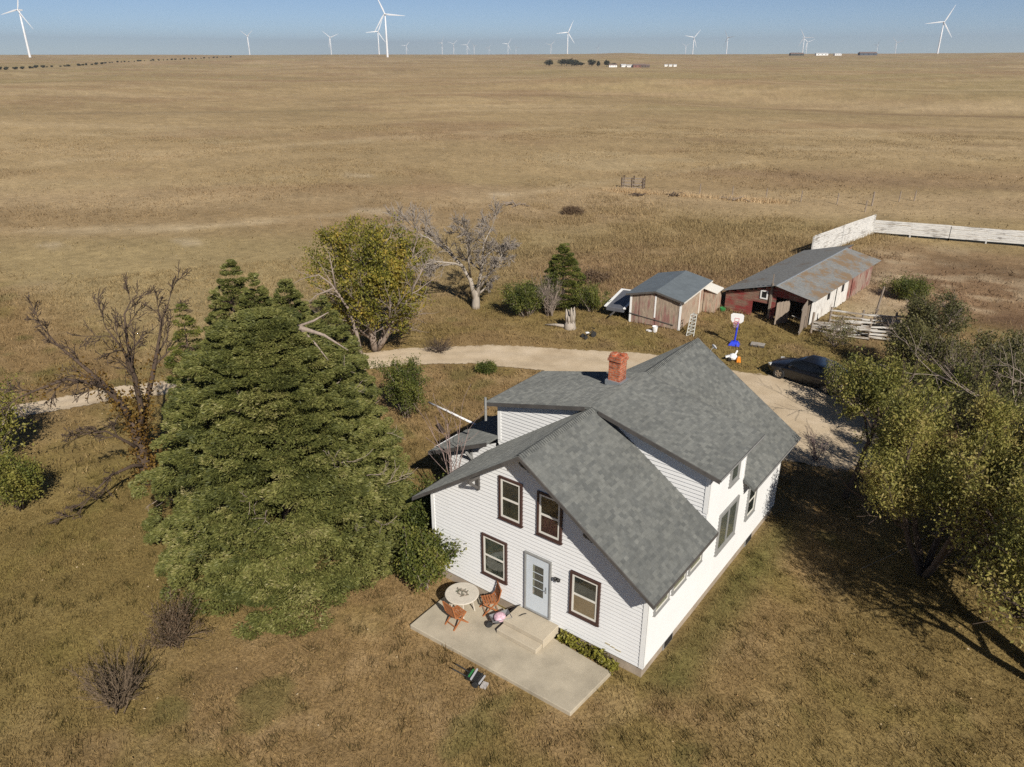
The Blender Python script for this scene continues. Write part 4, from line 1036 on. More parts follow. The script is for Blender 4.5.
mb = MB(); mb.tube([(.17 * math.cos(a), -.28 + .17 * math.sin(a), 1.50) for a in np.linspace(0, 2 * PI, 20)], .012, 5); mb.build('rim', simple('rim_red', (.5, .05, .08), .5, .1, 5), hp)
mb = MB()
for i in range(12):
    a = 2 * PI * i / 12; mb.tube([(.165 * math.cos(a), -.28 + .165 * math.sin(a), 1.495), (.10 * math.cos(a + .3), -.28 + .10 * math.sin(a + .3), 1.22)], .007, 4)
mb.build('net', simple('net_pink', (.6, .42, .55), .8, .1, 5), hp)

ty = thing('plastic_toy', 'white plastic ride on toy with an orange foot near the blue basketball hoop', 'toy', (.55, 24.55, 0), rad(30))
mb = MB(); mb.lathe([(.03, .05), (.20, .10), (.25, .22), (.18, .36), (.06, .42), (0, .43)], k=12); mb.bar((-.1, 0, .3), (-.42, 0, .2), .16, .1); mb.bar((.1, 0, .35), (.2, 0, .62), .1, .1); mb.build('body', M['white_plastic'], ty, bevel=.02)
mb = MB(); mb.hexa([(.15, -.34, 0), (.42, -.34, 0), (.42, -.16, 0), (.15, -.16, 0), (.22, -.30, .34), (.36, -.30, .34), (.36, -.2, .34), (.22, -.2, .34)]); mb.build('foot', M['orange'], ty, bevel=.02)
mb = MB(); mb.tube([(-.2, -.2, .1), (-.2, .2, .1)], .1, 12); mb.build('wheel', M['black'], ty)

pl_ = thing('plank_pallet', 'small dark flat pallet lying in the grass right of the basketball hoop', 'pallet', (.85, 27.7, 0), rad(12))
mb = MB()
for i in range(5): mb.box((0, -.22 + i * .11, .12), (.8, .09, .02))
mb.build('deck', simple('pallet_grey', (.32, .29, .25), .8, .2, 6), pl_)
mb = MB(); mb.box((0, -.2, .055), (.8, .06, .1)); mb.box((0, .2, .055), (.8, .06, .1)); mb.build('runner', M['fascia'], pl_)

lt = thing('lattice_section', 'pale metal lattice tower section leaning by the corner of the red shed', 'lattice tower', (-3.2, 26.95, 0), rad(25))
mb = MB()
P3 = [(-.22, -.15), (.22, -.15), (0, .22)]
for p in P3: mb.tube([(p[0], p[1], 0), (p[0] * .8 + .12, p[1] * .8 + .25, 1.35)], .026, 5)
for i in range(6):
    za, zb_ = i * .22, (i + 1) * .22
    for a in range(3):
        p, q = P3[a], P3[(a + 1) % 3]
        f = lambda pp, zz: (pp[0] * (1 - .2 * zz / 1.35) + .12 * zz / 1.35, pp[1] * (1 - .2 * zz / 1.35) + .25 * zz / 1.35, zz)
        mb.tube([f(p, za), f(q, zb_)], .016, 4); mb.tube([f(p, zb_), f(q, zb_)], .016, 4)
mb.build('lattice', simple('pale_metal', (.55, .56, .52), .5, .15, 6), lt)
bk = thing('feed_bucket', 'white bucket standing on bare dirt before the shed doors', 'bucket', (-5.25, 26.2, 0))
mb = MB(); mb.lathe([(.13, 0), (.18, .36), (.19, .37), (.17, .37), (.12, .05), (0, .05)], k=14); mb.build('pail', M['white_plastic'], bk, smooth=False)
mb = MB(); mb.lathe([(.0, 0), (.20, 0), (.22, .04), (0, .05)], (-.35, -.05, 0), 12); mb.build('lid', M['white_plastic'], bk)
tk = thing('tricycle', 'small dark tricycle with white seat on the grass above the gravel drive', 'tricycle', (-8.0, 22.75, 0), rad(60))
mb = MB(); mb.tube([(-.3, 0, .22), (.0, 0, .28), (.25, 0, .45), (.27, 0, .6)], .025, 6); mb.tube([(.27, -.2, .62), (.27, .2, .62)], .02, 6); mb.tube([(.26, 0, .45), (.34, 0, .2)], .022, 6); mb.build('frame', M['black'], tk)
mb = MB(); mb.box((-.12, 0, .36), (.22, .18, .06)); mb.build('seat', M['white_plastic'], tk, bevel=.02)
for p, r in (((.34, 0), .19), ((-.3, -.2), .13), ((-.3, .2), .13)):
    mb = MB(); mb.tube([(p[0], p[1] - .025, r), (p[0], p[1] + .025, r)], r, 14); mb.build('wheel', M['rubber'], tk)
gt = MB(); gt.lathe([(.16, 0), (.2, .1), (.21, .24), (.18, .26), (.15, .12), (0, .1)], k=12)
g_ = gt.build('plant_pot', M['green_plastic']); g_.location = (-3.5, 32.75, 0); tag(g_, 'green plastic pot lying between the shed and the barn', 'pot')
pp = MB(); pp.tube([(-9.38, 9.75, .07), (-8.0, 9.55, .09), (-5.9, 9.25, .08)], .055, 8)
tag(pp.build('white_pipe', M['white_plastic'], smooth=True), 'long white plastic pipe lying on the ground left of the house', 'pipe')
lg = thing('split_log', 'short dark split log on the grass left of the house', 'log', (-6.95, 7.95, 0), rad(-30))
mb = MB(); mb.tube([(-.35, 0, .12), (.35, .02, .10)], .10, 8); mb.build('wood', M['bark'], lg)
mb = MB(); mb.tube([(-.36, 0, .12), (-.352, 0, .12)], .095, 8); mb.build('cut_end', M['bark_pale'], lg)
cb_ = MB(); cb_.tube([(11.5, 8.9, .05), (12.1, 10.2, .07), (12.8, 11.9, .09), (13.4, 13.4, .1)], .008, 5)
tag(cb_.build('loose_cable', simple('cable_pale', (.40, .34, .27), .6, .1, 3)), 'thin pale cable lying in the tree shade right of the house', 'cable')

# black car -----------------------------------------------------------
car = thing('parked_car', 'black sedan parked on the gravel half under the trees', 'car', (5.05, 24.05, 0), rad(168.5))
def loft(mb, secs, mi=0, close=True):
    k = len(secs[0]); vs = []; fs = []
    for s in secs: vs += list(s)
    for i in range(len(secs) - 1):
        for j in range(k - 1):
            a = i * k + j; fs.append((a, a + 1, a + k + 1, a + k))
    fs.append(tuple(range(k))); fs.append(tuple((len(secs) - 1) * k + j for j in range(k))[::-1])
    mb.add(vs, fs, mi)
mb = MB(); secs = []
for x, w_, zb_, zs in ((-2.22, .62, .42, .72), (-2.15, .78, .30, .86), (-1.7, .86, .24, .94), (-.9, .89, .2, .93), (0, .90, .2, .92), (.8, .89, .2, .91), (1.3, .88, .22, .86), (1.9, .82, .26, .74), (2.15, .70, .32, .62), (2.24, .52, .40, .55)):
    secs.append([(x, -w_ * .90, zb_), (x, -w_, zb_ + (zs - zb_) * .45), (x, -w_ * .96, zs - .06), (x, -w_ * .80, zs), (x, 0, zs + .035), (x, w_ * .80, zs), (x, w_ * .96, zs - .06), (x, w_, zb_ + (zs - zb_) * .45), (x, w_ * .90, zb_)])
loft(mb, secs); mb.build('body', M['car'], car, smooth=True, sub=1)
mb = MB(); secs = []
for x, wb, wt, zt_ in ((-1.75, .74, .74, .93), (-1.15, .77, .60, 1.30), (-.3, .79, .62, 1.37), (.35, .79, .60, 1.33), (1.10, .76, .76, .90)):
    secs.append([(x, -wb, .88), (x, -(wb * .6 + wt * .4), .88 + (zt_ - .88) * .5), (x, -wt, zt_ - .03), (x, -wt * .6, zt_), (x, 0, zt_ + .015), (x, wt * .6, zt_), (x, wt, zt_ - .03), (x, (wb * .6 + wt * .4), .88 + (zt_ - .88) * .5), (x, wb, .88)])
loft(mb, secs); mb.build('cabin_glass', M['car_glass'], car, smooth=True)
mb = MB(); loft(mb, [[(x, -w_, z_ - .03), (x, -w_ * .6, z_ + .006), (x, 0, z_ + .022), (x, w_ * .6, z_ + .006), (x, w_, z_ - .03)] for x, w_, z_ in ((-1.10, .60, 1.31), (-.3, .63, 1.385), (.32, .61, 1.345))]); mb.build('roof', M['car'], car, smooth=True)
for x in (-1.38, 1.36):
    for s in (-1, 1):
        wh = thing('wheel', None, None, (x, s * .80, .325)); wh.parent = car
        mb = MB(); mb.lathe([(.20, -.10), (.31, -.10), (.325, -.05), (.325, .05), (.31, .10), (.20, .10)], k=22, cap=False); t_ = mb.build('tyre', M['rubber'], wh, rot=(rad(90), 0, 0), smooth=False)
        mb = MB(); mb.lathe([(.0, .03), (.05, .05), (.07, .03), (.18, .03), (.20, .09), (.205, .0), (.0, .0)], k=22)
        for i in range(5):
            a = 2 * PI * i / 5; mb.bar((.03 * math.cos(a), .03 * math.sin(a), .075), (.19 * math.cos(a), .19 * math.sin(a), .075), .05, .03)
        mb.build('rim', M['alloy'], wh, rot=(rad(90 if s < 0 else -90), 0, 0))
for s in (-1, 1):
    mb = MB(); mb.box((2.02, s * .60, .62), (.22, .26, .10), rz=-s * .5); mb.build('headlight', simple('lamp_lens', (.55, .55, .52), .15, .1, 4), car, bevel=.02)
    mb = MB(); mb.box((-2.12, s * .60, .70), (.12, .3, .12)); mb.build('taillight', simple('tail_lens', (.25, .01, .01), .2, .1, 4), car, bevel=.02)
    mb = MB(); mb.box((.72, s * .97, .96), (.12, .18, .12)); mb.build('wing_mirror', M['car'], car, bevel=.02)

# fences ---------------------------------------------------------------
def board_fence(name, label, pts, h, gap, mat, rng, wd=.16, postgap=2.6, skip=.0):
    t = thing(name, label, 'fence', (pts[0][0], pts[0][1], 0))
    o = Vector((pts[0][0], pts[0][1], 0)); mb = MB(); posts = []
    for a, b in zip(pts[:-1], pts[1:]):
        a = Vector((*a, 0)) - o; b = Vector((*b, 0)) - o; d = b - a; n = max(1, int(d.length / postgap))
        e = d.normalized(); nn = Vector((e[1], -e[0], 0))
        for i in range(n):
            p, q = a + d * i / n, a + d * (i + 1) / n; k = int((h - gap) / wd)
            for j in range(k):
                if rng.rand() < skip: continue
                z = gap + (j + .5) * (h - gap) / k; dz = rng.normal(0, .012); dz2 = rng.normal(0, .012)
                mb.bar(p + nn * .05 + Vector((0, 0, z + dz)), q + nn * .05 + Vector((0, 0, z + dz2)), .022, (h - gap) / k - .008)
            posts.append(p)
        posts.append(b)
    mb.build('boards', mat, t)
    for p in posts:
        m2 = MB(); m2.box((p[0], p[1], h / 2 - .05), (.12, .12, h - .08)); m2.build('post', M['fence_white'], t)
    return t
board_fence('windbreak_fence', 'tall white board windbreak fence running from the barn to the corral corner', [(-3.2, 51.0), (-2.4, 57), (-1.38, 64.1)], 1.95, .03, M['fence_white'], RS(4))
board_fence('corral_fence', 'long low white board fence closing the back of the corral', [(-1.30, 64.0), (5, 65.5), (11, 66.9), (19, 68.8), (28, 71)], 1.42, .22, M['fence_white'], RS(5))
def rail_fence(name, label, pts, h, n, rng):
    t = thing(name, label, 'fence', (pts[0][0], pts[0][1], 0)); o = Vector((pts[0][0], pts[0][1], 0)); P = [Vector((*p, 0)) - o for p in pts]
    for p in P:
        mb = MB(); mb.tube([(p[0], p[1], -.05), (p[0] + rng.normal(0, .03), p[1], h + .12)], .07, 7); mb.build('post', M['wood_grey'], t)
    for a, b in zip(P[:-1], P[1:]):
        for j in range(n):
            if rng.rand() < .12: continue
            z = .18 + j * (h - .15) / (n - .2)
            mb = MB(); mb.bar(a + Vector((0, -.07, z + rng.normal(0, .06))), b + Vector((0, -.07, z + rng.normal(0, .08))), .035, .11); mb.build('rail', M['rail_wood'], t)
    return t
rail_fence('rail_fence', 'broken white rail fence running right from the barn door', [(2.7, 31.9), (4.3, 32.3), (5.9, 32.8), (7.4, 33.5)], 1.25, 5, RS(8))
rail_fence('rail_fence', 'second weathered white rail fence behind the broken one by the barn', [(3.2, 34.0), (5.0, 34.6), (6.8, 35.3), (8.8, 36.0)], 1.15, 4, RS(9))
pi_ = MB()
rg = RS(14)
for i in range(26):
    a = rg.normal(0, .35) + .25; x, y = 4.3 + rg.normal(0, 1.1), 33.6 + rg.normal(0, .5); l = .5 + rg.rand() * .8
    pi_.bar((x - l * math.cos(a), y - l * math.sin(a), .06 + rg.rand() * .3), (x + l * math.cos(a), y + l * math.sin(a), .06 + rg.rand() * .35), .13, .03)
tag(pi_.build('lumber_pile', M['rail_wood'], None), 'heap of old white boards between the two rail fences', 'lumber pile')
po = thing('wooden_pole', 'tall leaning bare wooden pole beside the barn yard', 'pole', (5.39, 36.1, 0))
mb = MB(); mb.tube([(0, 0, -.1), (.10, 0, 1.3), (.22, 0, 2.55)], [.075, .07, .055], 8); mb.build('shaft', M['wood_grey'], po)
mb = MB(); mb.bar((-.03, -.06, 1.0), (.2, -.06, 1.02), .03, .1); mb.build('cleat', M['wood_grey'], po)
# old loading pen far out on the range
cp = thing('cattle_pen', 'small weathered wooden cattle pen standing alone on the open range', 'pen', (-33.6, 72.0, 0), rad(20))
PP = [(0, 0), (1.3, 0), (2.7, 0), (2.7, 1.8), (1.3, 1.8), (0, 1.8)]
for p in PP:
    mb = MB(); mb.box((p[0], p[1], .75), (.14, .14, 1.6)); mb.build('post', M['bark_brown'], cp)
mb = MB()
for a, b in zip(PP, PP[1:] + PP[:1]):
    for z in (.35, .75, 1.2): mb.bar((*a, z), (*b, z), .05, .12)
mb.build('rail', M['wood_grey'], cp)
rb = RS(31)
for i, (x, y, s, l) in enumerate(((-29.6, 69.4, .5, 'dark fallen timber lying below the cattle pen'), (-38.6, 55, .8, 'fallen grey branch lying on green grass left of the range'), (-26.0, 72.0, .6, 'old grey timber lying right of the cattle pen'), (-19.4, 73.6, .7, 'dark broken crate boards in the range grass'))):
    mb = MB()
    for j in range(9):
        a = rb.rand() * PI; c = rb.normal(0, s, 2); ll = s * (.6 + rb.rand())
        mb.bar((c[0] - ll * math.cos(a), c[1] * .5 - ll * math.sin(a), .05 + .2 * rb.rand()), (c[0] + ll * math.cos(a), c[1] * .5 + ll * math.sin(a), .08 + .35 * rb.rand()), .09, .07)
    o = mb.build('fallen_timber', M['bark_brown'] if i % 2 == 0 else M['wood_grey']); o.location = (x, y, 0); tag(o, l, 'timber')
for i, (x, y) in enumerate(((-5.1, 79.5), (-4.8, 75.3), (-3.2, 84.1), (-1.9, 85.9), (-8.6, 78.2), (-12.5, 77.4), (-16.4, 76.6), (-20.3, 75.8), (-24.2, 75.0))):
    mb = MB(); mb.tube([(0, 0, -.1), (.03, 0, 1.25 if i else 1.6)], .07 if i else .10, 6)
    o = mb.build('fence_post', M['wood_grey']); o.location = (x, y, float(height(x, y))); tag(o, 'thin weathered post of the old wire fence crossing the range', 'fence post', 'posts of the old wire fence')

# ------------------------------------------------------------------ trees
def rotdir(d, ang, rng):
    o = d.orthogonal().normalized(); o.rotate(Matrix.Rotation(rng.rand() * 2 * PI, 3, d))
    return (d * math.cos(ang) + o * math.sin(ang)).normalized()
def grow(rng, p, d, length, r, lev, maxlev, tubes, tips, nch=(3, 4, 4, 4), ratio=.62, ang=(.5, .95), wander=.16, up=.05, segs=5, start=.3, taper=.45, rmin=.006):
    pts = [p.copy()]; rr = [r]; dd = d.copy()
    for i in range(segs):
        dd = (dd + Vector(rng.normal(0, wander, 3)) + Vector((0, 0, up))).normalized()
        pts.append(pts[-1] + dd * (length / segs)); rr.append(max(rmin, r * (1 - (1 - taper) * (i + 1) / segs)))
    tubes.append((pts, rr, lev))
    if lev >= maxlev:
        for q in pts[1:]: tips.append((q, dd.copy()))
        return
    branch_off(rng, pts, rr, length, lev, maxlev, tubes, tips, nch, ratio, ang, wander, up, segs, start, taper, rmin)
def branch_off(rng, pts, rr, length, lev, maxlev, tubes, tips, nch=(3, 4, 4, 4), ratio=.62, ang=(.5, .95), wander=.16, up=.05, segs=5, start=.3, taper=.45, rmin=.006):
    n = nch[min(lev, len(nch) - 1)]; m = len(pts) - 1
    for k in range(n):
        t = start + (1 - start) * (k + rng.rand()) / n; f = min(t * m, m - 1e-4); i = int(f); f -= i
        q = pts[i].lerp(pts[i + 1], f); d = (pts[i + 1] - pts[i]).normalized(); r = rr[i] * (1 - f) + rr[i + 1] * f
        nd = rotdir(d, rng.uniform(*ang), rng)
        grow(rng, q, nd, length * ratio * (1.15 - .5 * t) * rng.uniform(.75, 1.2), max(rmin, r * .62), lev + 1, maxlev, tubes, tips, nch, ratio, ang, wander, up, max(3, segs - 1), start * .8, taper, rmin)
    d = (pts[-1] - pts[-2]).normalized()
    grow(rng, pts[-1], rotdir(d, .2, rng), length * ratio * .8, max(rmin, rr[-1] * .95), lev + 1, maxlev, tubes, tips, nch, ratio, ang, wander, up, max(3, segs - 1), start * .8, taper, rmin)
def tubes_mesh(name, tubes, mat, parent, kmap=(9, 7, 5, 4, 3)):
    mb = MB()
    for pts, rr, lev in tubes: mb.tube(pts, rr, kmap[min(lev, len(kmap) - 1)], cap=lev < 2)
    return mb.build(name, mat, parent, smooth=True)
def leaves_at(rng, tips, per, sd, L, Wd, up=.2, keep=1.0):
    C = np.array([t[0] for t in tips]); D = np.array([t[1] for t in tips])
    if keep < 1: k = rng.rand(len(C)) < keep; C, D = C[k], D[k]
    C = np.repeat(C, per, 0) + rng.normal(0, sd, (len(C) * per, 3)); D = np.repeat(D, per, 0) * .5 + rng.normal(0, .7, (len(C), 3)); D[:, 2] += up
    return leaf_quads(rng, C, D, L, Wd), C
def clump_tint(rng, C, s=.9, base=.5, amp=.55, jit=.16):
    n = vnoise(C[:, 0] / s + 40, C[:, 1] / s + 40 + C[:, 2] / s * .7) * .6 + vnoise(C[:, 0] / s * 2.1 + 70 + C[:, 2] / s, C[:, 1] / s * 2.1 + 40) * .4
    return np.clip(base + (n - .5) * 2 * amp + rng.normal(0, jit, len(C)), 0, 1)
def V3(p): return Vector((float(p[0]), float(p[1]), float(p[2])))
def plane_pts(rv, P, depth):
    """(a, z) pairs in the upright plane through the base, with own depth offsets"""
    rv = Vector((rv[0], rv[1], 0)); dv = Vector((-rv[1], rv[0], 0)); out = []
    for (a, z), w in zip(P, depth): out.append(rv * a + dv * w + Vector((0, 0, z)))
    return out

# --- big juniper ------------------------------------------------------
def pads(rng, cen, nrm, size, thick, n, L, Wd, droop=.35):
    """flattened sprays: centres CEN, outward dirs NRM"""
    m = len(cen); out = unit(nrm * np.array([1, 1, .25])); side = unit(np.cross(out, np.array([0, 0, 1.0])) + 1e-6)
    upv = np.cross(side, out)
    t = rng.rand(m, n) ** .6; a = rng.uniform(-1, 1, (m, n)); h = rng.normal(0, 1, (m, n))
    s = size[:, None]
    fan = t * 1.0
    x = (fan - .45) * s * 1.25; y = a * s * (.25 + .75 * np.sqrt(np.clip(1 - (2 * fan - .9) ** 2, 0, 1))) ; z = h * thick * s * .5 - droop * s * (fan - .3) ** 2 + .10 * s * (1 - a ** 2)
    C = cen[:, None] + out[:, None] * x[..., None] + side[:, None] * y[..., None] + upv[:, None] * z[..., None]
    D = out[:, None] * .9 + side[:, None] * (a * .8)[..., None] + rng.normal(0, .38, (m, n, 3)); D[..., 2] += .12
    C = C.reshape(-1, 3); D = D.reshape(-1, 3)
    return leaf_quads(rng, C, D, np.full(len(C), L), np.full(len(C), Wd)), C
def juniper(label, loc, ra, rb_, rot, H, rng, npad, nleaf, name='juniper_tree', mat='leaf_juniper', psize=(.38, .72), lean=(0, 0), prof=None, L=.15, Wd=.05, trunk=.32, core=True, boughs=0):
    t = thing(name, label, 'tree', loc)
    # trunk and limbs
    tubes = []; tips = []
    tp = [Vector((lean[0] * z / H + rng.normal(0, .05), lean[1] * z / H + rng.normal(0, .05), z)) for z in np.linspace(0, H * .92, 8)]
    tubes.append((tp, [trunk * (1 - .85 * i / 7) for i in range(8)], 0))
    for i in range(int(22 if core else 10)):
        z = H * (.08 + .8 * rng.rand()); a = rng.rand() * 2 * PI
        f = prof(z / H); ln = f * (ra + rb_) / 2 * .8
        p = tp[min(6, int(z / H / .92 * 7))].copy(); p.z = z
        tubes.append(([p, p + Vector((math.cos(a) * ln * .5, math.sin(a) * ln * .5, ln * .1)), p + Vector((math.cos(a) * ln, math.sin(a) * ln, ln * .12))], [.09, .06, .02], 2))
    tubes_mesh('trunk', tubes, M['bark_brown'], t)
    cr, sr = math.cos(rot), math.sin(rot)
    if boughs:
        # shelf-like boughs, each of several sprays, with dark gaps between them
        Z = []; k = 0
        while len(Z) < boughs:
            q = rng.rand()
            if rng.rand() < prof(q) + .1: Z.append(q)
        Z = np.sort(np.array(Z)); A = np.arange(boughs) * 2.39996 + rng.normal(0, .25, boughs)
        F = np.array([prof(q) for q in Z]); RR_ = F * (.80 + .34 * fbm(A * 1.3 + 3, Z * 5 + 2, 2)) * np.where(rng.rand(boughs) < .16, rng.uniform(.72, .92, boughs), rng.uniform(.84, 1.12, boughs))
        per_b = npad // boughs
        S = rng.uniform(.60, 1.22, boughs) * (.55 + .45 * F)
        bc = np.stack([np.cos(A) * ra * RR_, np.sin(A) * rb_ * RR_, Z * H + .1], -1)
        bo = unit(np.stack([np.cos(A) / ra, np.sin(A) / rb_, np.zeros(boughs)], -1)); bs = np.stack([-bo[:, 1], bo[:, 0], np.zeros(boughs)], -1)
        bc = np.repeat(bc, per_b, 0); bo = np.repeat(bo, per_b, 0); bs = np.repeat(bs, per_b, 0); SS = np.repeat(S, per_b); n_ = len(bc)
        u1 = rng.uniform(-1, 1, n_); u2 = rng.uniform(-1, .55, n_)
        cen = bc + bs * (u1 * SS * 1.15)[:, None] + bo * (u2 * SS * .75 - .25 * SS * u1 ** 2)[:, None]
        cen[:, 2] += -.22 * SS * u1 ** 2 - .30 * SS * np.maximum(u2, 0) + rng.normal(0, .035, n_) + .12 * SS; cen[:, 2] = np.maximum(cen[:, 2], .12)
        nrm = unit(bo + bs * (u1 * .5)[:, None] + np.stack([0 * u1, 0 * u1, .15 + .8 * np.repeat(Z, per_b) ** 3], -1))
        z = np.repeat(Z, per_b); f = np.repeat(F, per_b)
        cen = np.stack([cen[:, 0] * cr - cen[:, 1] * sr, cen[:, 0] * sr + cen[:, 1] * cr, cen[:, 2]], -1); nrm = np.stack([nrm[:, 0] * cr - nrm[:, 1] * sr, nrm[:, 0] * sr + nrm[:, 1] * cr, nrm[:, 2]], -1)
        size = rng.uniform(psize[0], psize[1], n_) * (.7 + .3 * f)
        btint = np.repeat(rng.normal(0, .13, boughs), per_b)
        # sparse inner sprays so that no gap looks right through the tree
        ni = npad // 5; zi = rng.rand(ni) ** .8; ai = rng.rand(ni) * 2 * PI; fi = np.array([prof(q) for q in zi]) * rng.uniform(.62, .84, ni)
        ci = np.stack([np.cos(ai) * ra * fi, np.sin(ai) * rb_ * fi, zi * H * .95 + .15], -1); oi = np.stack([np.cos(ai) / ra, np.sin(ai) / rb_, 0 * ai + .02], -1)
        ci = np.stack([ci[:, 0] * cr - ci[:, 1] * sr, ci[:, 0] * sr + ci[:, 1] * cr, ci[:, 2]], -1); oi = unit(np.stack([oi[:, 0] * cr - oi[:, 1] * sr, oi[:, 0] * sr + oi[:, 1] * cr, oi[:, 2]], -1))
        cen = np.concatenate([cen, ci]); nrm = np.concatenate([nrm, oi]); size = np.concatenate([size, rng.uniform(.4, .6, ni)]); z = np.concatenate([z, zi]); btint = np.concatenate([btint, np.full(ni, -.12)])  # inner sprays tinted darker, the crown's inner shade put into their colour
        nh = 260; ah = rng.rand(nh) * 2 * PI; fh = rng.uniform(.72, 1.06, nh); oh = unit(np.stack([np.cos(ah) / ra, np.sin(ah) / rb_, 0 * ah + .03], -1))
        chh = np.stack([np.cos(ah) * ra * fh, np.sin(ah) * rb_ * fh, rng.uniform(.1, .75, nh)], -1)
        chh = np.stack([chh[:, 0] * cr - chh[:, 1] * sr, chh[:, 0] * sr + chh[:, 1] * cr, chh[:, 2]], -1); oh = np.stack([oh[:, 0] * cr - oh[:, 1] * sr, oh[:, 0] * sr + oh[:, 1] * cr, oh[:, 2]], -1)
        cen = np.concatenate([cen, chh]); nrm = np.concatenate([nrm, oh]); size = np.concatenate([size, rng.uniform(.35, .6, nh)]); z = np.concatenate([z, chh[:, 2] / H]); btint = np.concatenate([btint, rng.normal(.02, .06, nh)])
    else:
        z = rng.rand(npad * 3); a = rng.rand(npad * 3) * 2 * PI
        f = np.array([prof(q) for q in z]); k = rng.rand(len(z)) * 1.05 < f + .15; z, a, f = z[k][:npad], a[k][:npad], f[k][:npad]
        bump = .80 + .40 * fbm(a * 1.6 + 3 + loc[0], z * 6.0 + loc[1], 3)
        inner = np.where(rng.rand(len(z)) < .22, rng.uniform(.55, .9, len(z)), rng.uniform(.85, 1.12, len(z)))
        RR_ = f * bump * inner
        cx, cy = np.cos(a) * ra * RR_, np.sin(a) * rb_ * RR_
        cen = np.stack([cx * cr - cy * sr + lean[0] * z, cx * sr + cy * cr + lean[1] * z, z * H + .15], -1)
        nrm = np.stack([np.cos(a) / ra, np.sin(a) / rb_], -1); nrm = np.stack([nrm[:, 0] * cr - nrm[:, 1] * sr, nrm[:, 0] * sr + nrm[:, 1] * cr], -1)
        nrm = unit(np.concatenate([unit(nrm), (.1 + .9 * z[:, None] ** 2)], 1))
        size = rng.uniform(psize[0], psize[1], len(z)) * (.65 + .35 * np.clip(f * 1.4, 0, 1))
        btint = rng.normal(0, .06, len(z))
    q, C = pads(rng, cen, nrm, size, .20, nleaf, L, Wd)
    tint = clump_tint(rng, C, .8, .46, .30, .16) + np.repeat(btint + rng.normal(0, .07, len(z)), nleaf)
    np_mesh('crown', q, 4, M[mat], t, tint=np.clip(tint, 0, 1))
    return t, cen
def prof_big(z): return float(np.interp(z, [0, .06, .2, .45, .7, .85, .95, 1.0], [1.02, 1.05, 1.02, .92, .74, .54, .34, .12]))
def prof_cone(z): return float(np.interp(z, [0, .08, .3, .7, .85, .93, 1.0], [.75, 1.0, .9, .62, .36, .17, .03]))
big, _ = juniper('huge spreading grey green juniper covering the yard left of the house', (-5.85, -1.45, 0), 4.55, 3.85, math.atan2(-.53, .85), 8.3, RS(101), 3250, 180, prof=prof_big, boughs=250, psize=(.26, .48), L=.125, Wd=.037)
# bleached dead limb broken out of the top right of its crown
mb = MB()
def dl(P, r): mb.tube([(p[0] + .30, p[1] - .18, p[2]) for p in P], r, 6)
dl([(-.35, .15, 7.70), (.2, .6, 7.90), (.65, .95, 7.95), (1.3, 1.35, 7.72), (2.0, 1.7, 7.25)], [.13, .12, .09, .05, .015]); dl([(.4, .75, 7.92), (.9, 1.3, 8.15), (1.2, 1.7, 8.4)], [.05, .04, .012]); dl([(.65, .95, 7.9), (1.2, 1.0, 7.55), (1.7, 1.1, 7.0)], [.05, .035, .012])
dl([(-.4, .1, 7.7), (-.2, .35, 8.05), (.0, .55, 8.3)], [.09, .07, .05]); dl([(-.2, .1, 7.55), (.5, .45, 7.5), (1.1, .8, 7.35)], [.045, .035, .012])
mb.build('dead_limb', M['bark_grey'], big, smooth=True)
rng = RS(55)
tubes = []; tips = []
for i in range(34):
    a = rng.rand() * 2 * PI; z = rng.uniform(1.2, 6.0); f = prof_big(z / 7.3)
    p = Vector((math.cos(a) * 4.0 * f, math.sin(a) * 3.4 * f, z)); d = Vector((math.cos(a), math.sin(a), .25)).normalized()
    tubes = []; grow(rng, p, d, .9, .018, 2, 3, tubes, tips, nch=(3, 3, 3), wander=.25, rmin=.008); tubes_mesh('dead_twig', tubes, M['bark_grey'], big)

for (x, y, H, r, lab, sd) in ((-8.9, -.45, 9.45, 1.75, 'tallest pointed cedar top rising from the back of the huge juniper', 61), (-8.1, -.1, 8.9, 1.7, 'second pointed cedar close right of the tallest one at the back of the juniper', 62), (-7.6, .9, 8.6, 1.9, 'third cedar spire left of the broken dead limb of the juniper', 63), (-6.5, 1.5, 8.0, 1.9, 'blunt cedar spire behind the broken dead limb of the juniper', 65), (-11.4, -1.1, 7.5, 1.15, 'faint slim cedar spire left of the tallest cedar', 64)):
    juniper(lab, (x, y, 0), r, r, 0, H, RS(sd), 900 if sd != 64 else 380, 110 if sd != 64 else 60, 'cedar_tree', 'leaf_juniper' if sd != 64 else 'leaf_bush', (.18, .36), prof=prof_cone, L=.12, Wd=.035, trunk=.12, core=False)
juniper('young green tree with pointed top behind the white stump', (-12.5, 26.6, 0), 1.15, 1.15, 0, 4.3, RS(72), 300, 110, 'young_tree', 'leaf_bush', (.22, .42), prof=lambda z: float(np.interp(z, [0, .12, .45, .8, 1], [.45, .9, 1, .55, .1])), L=.11, Wd=.05, trunk=.08, core=False)

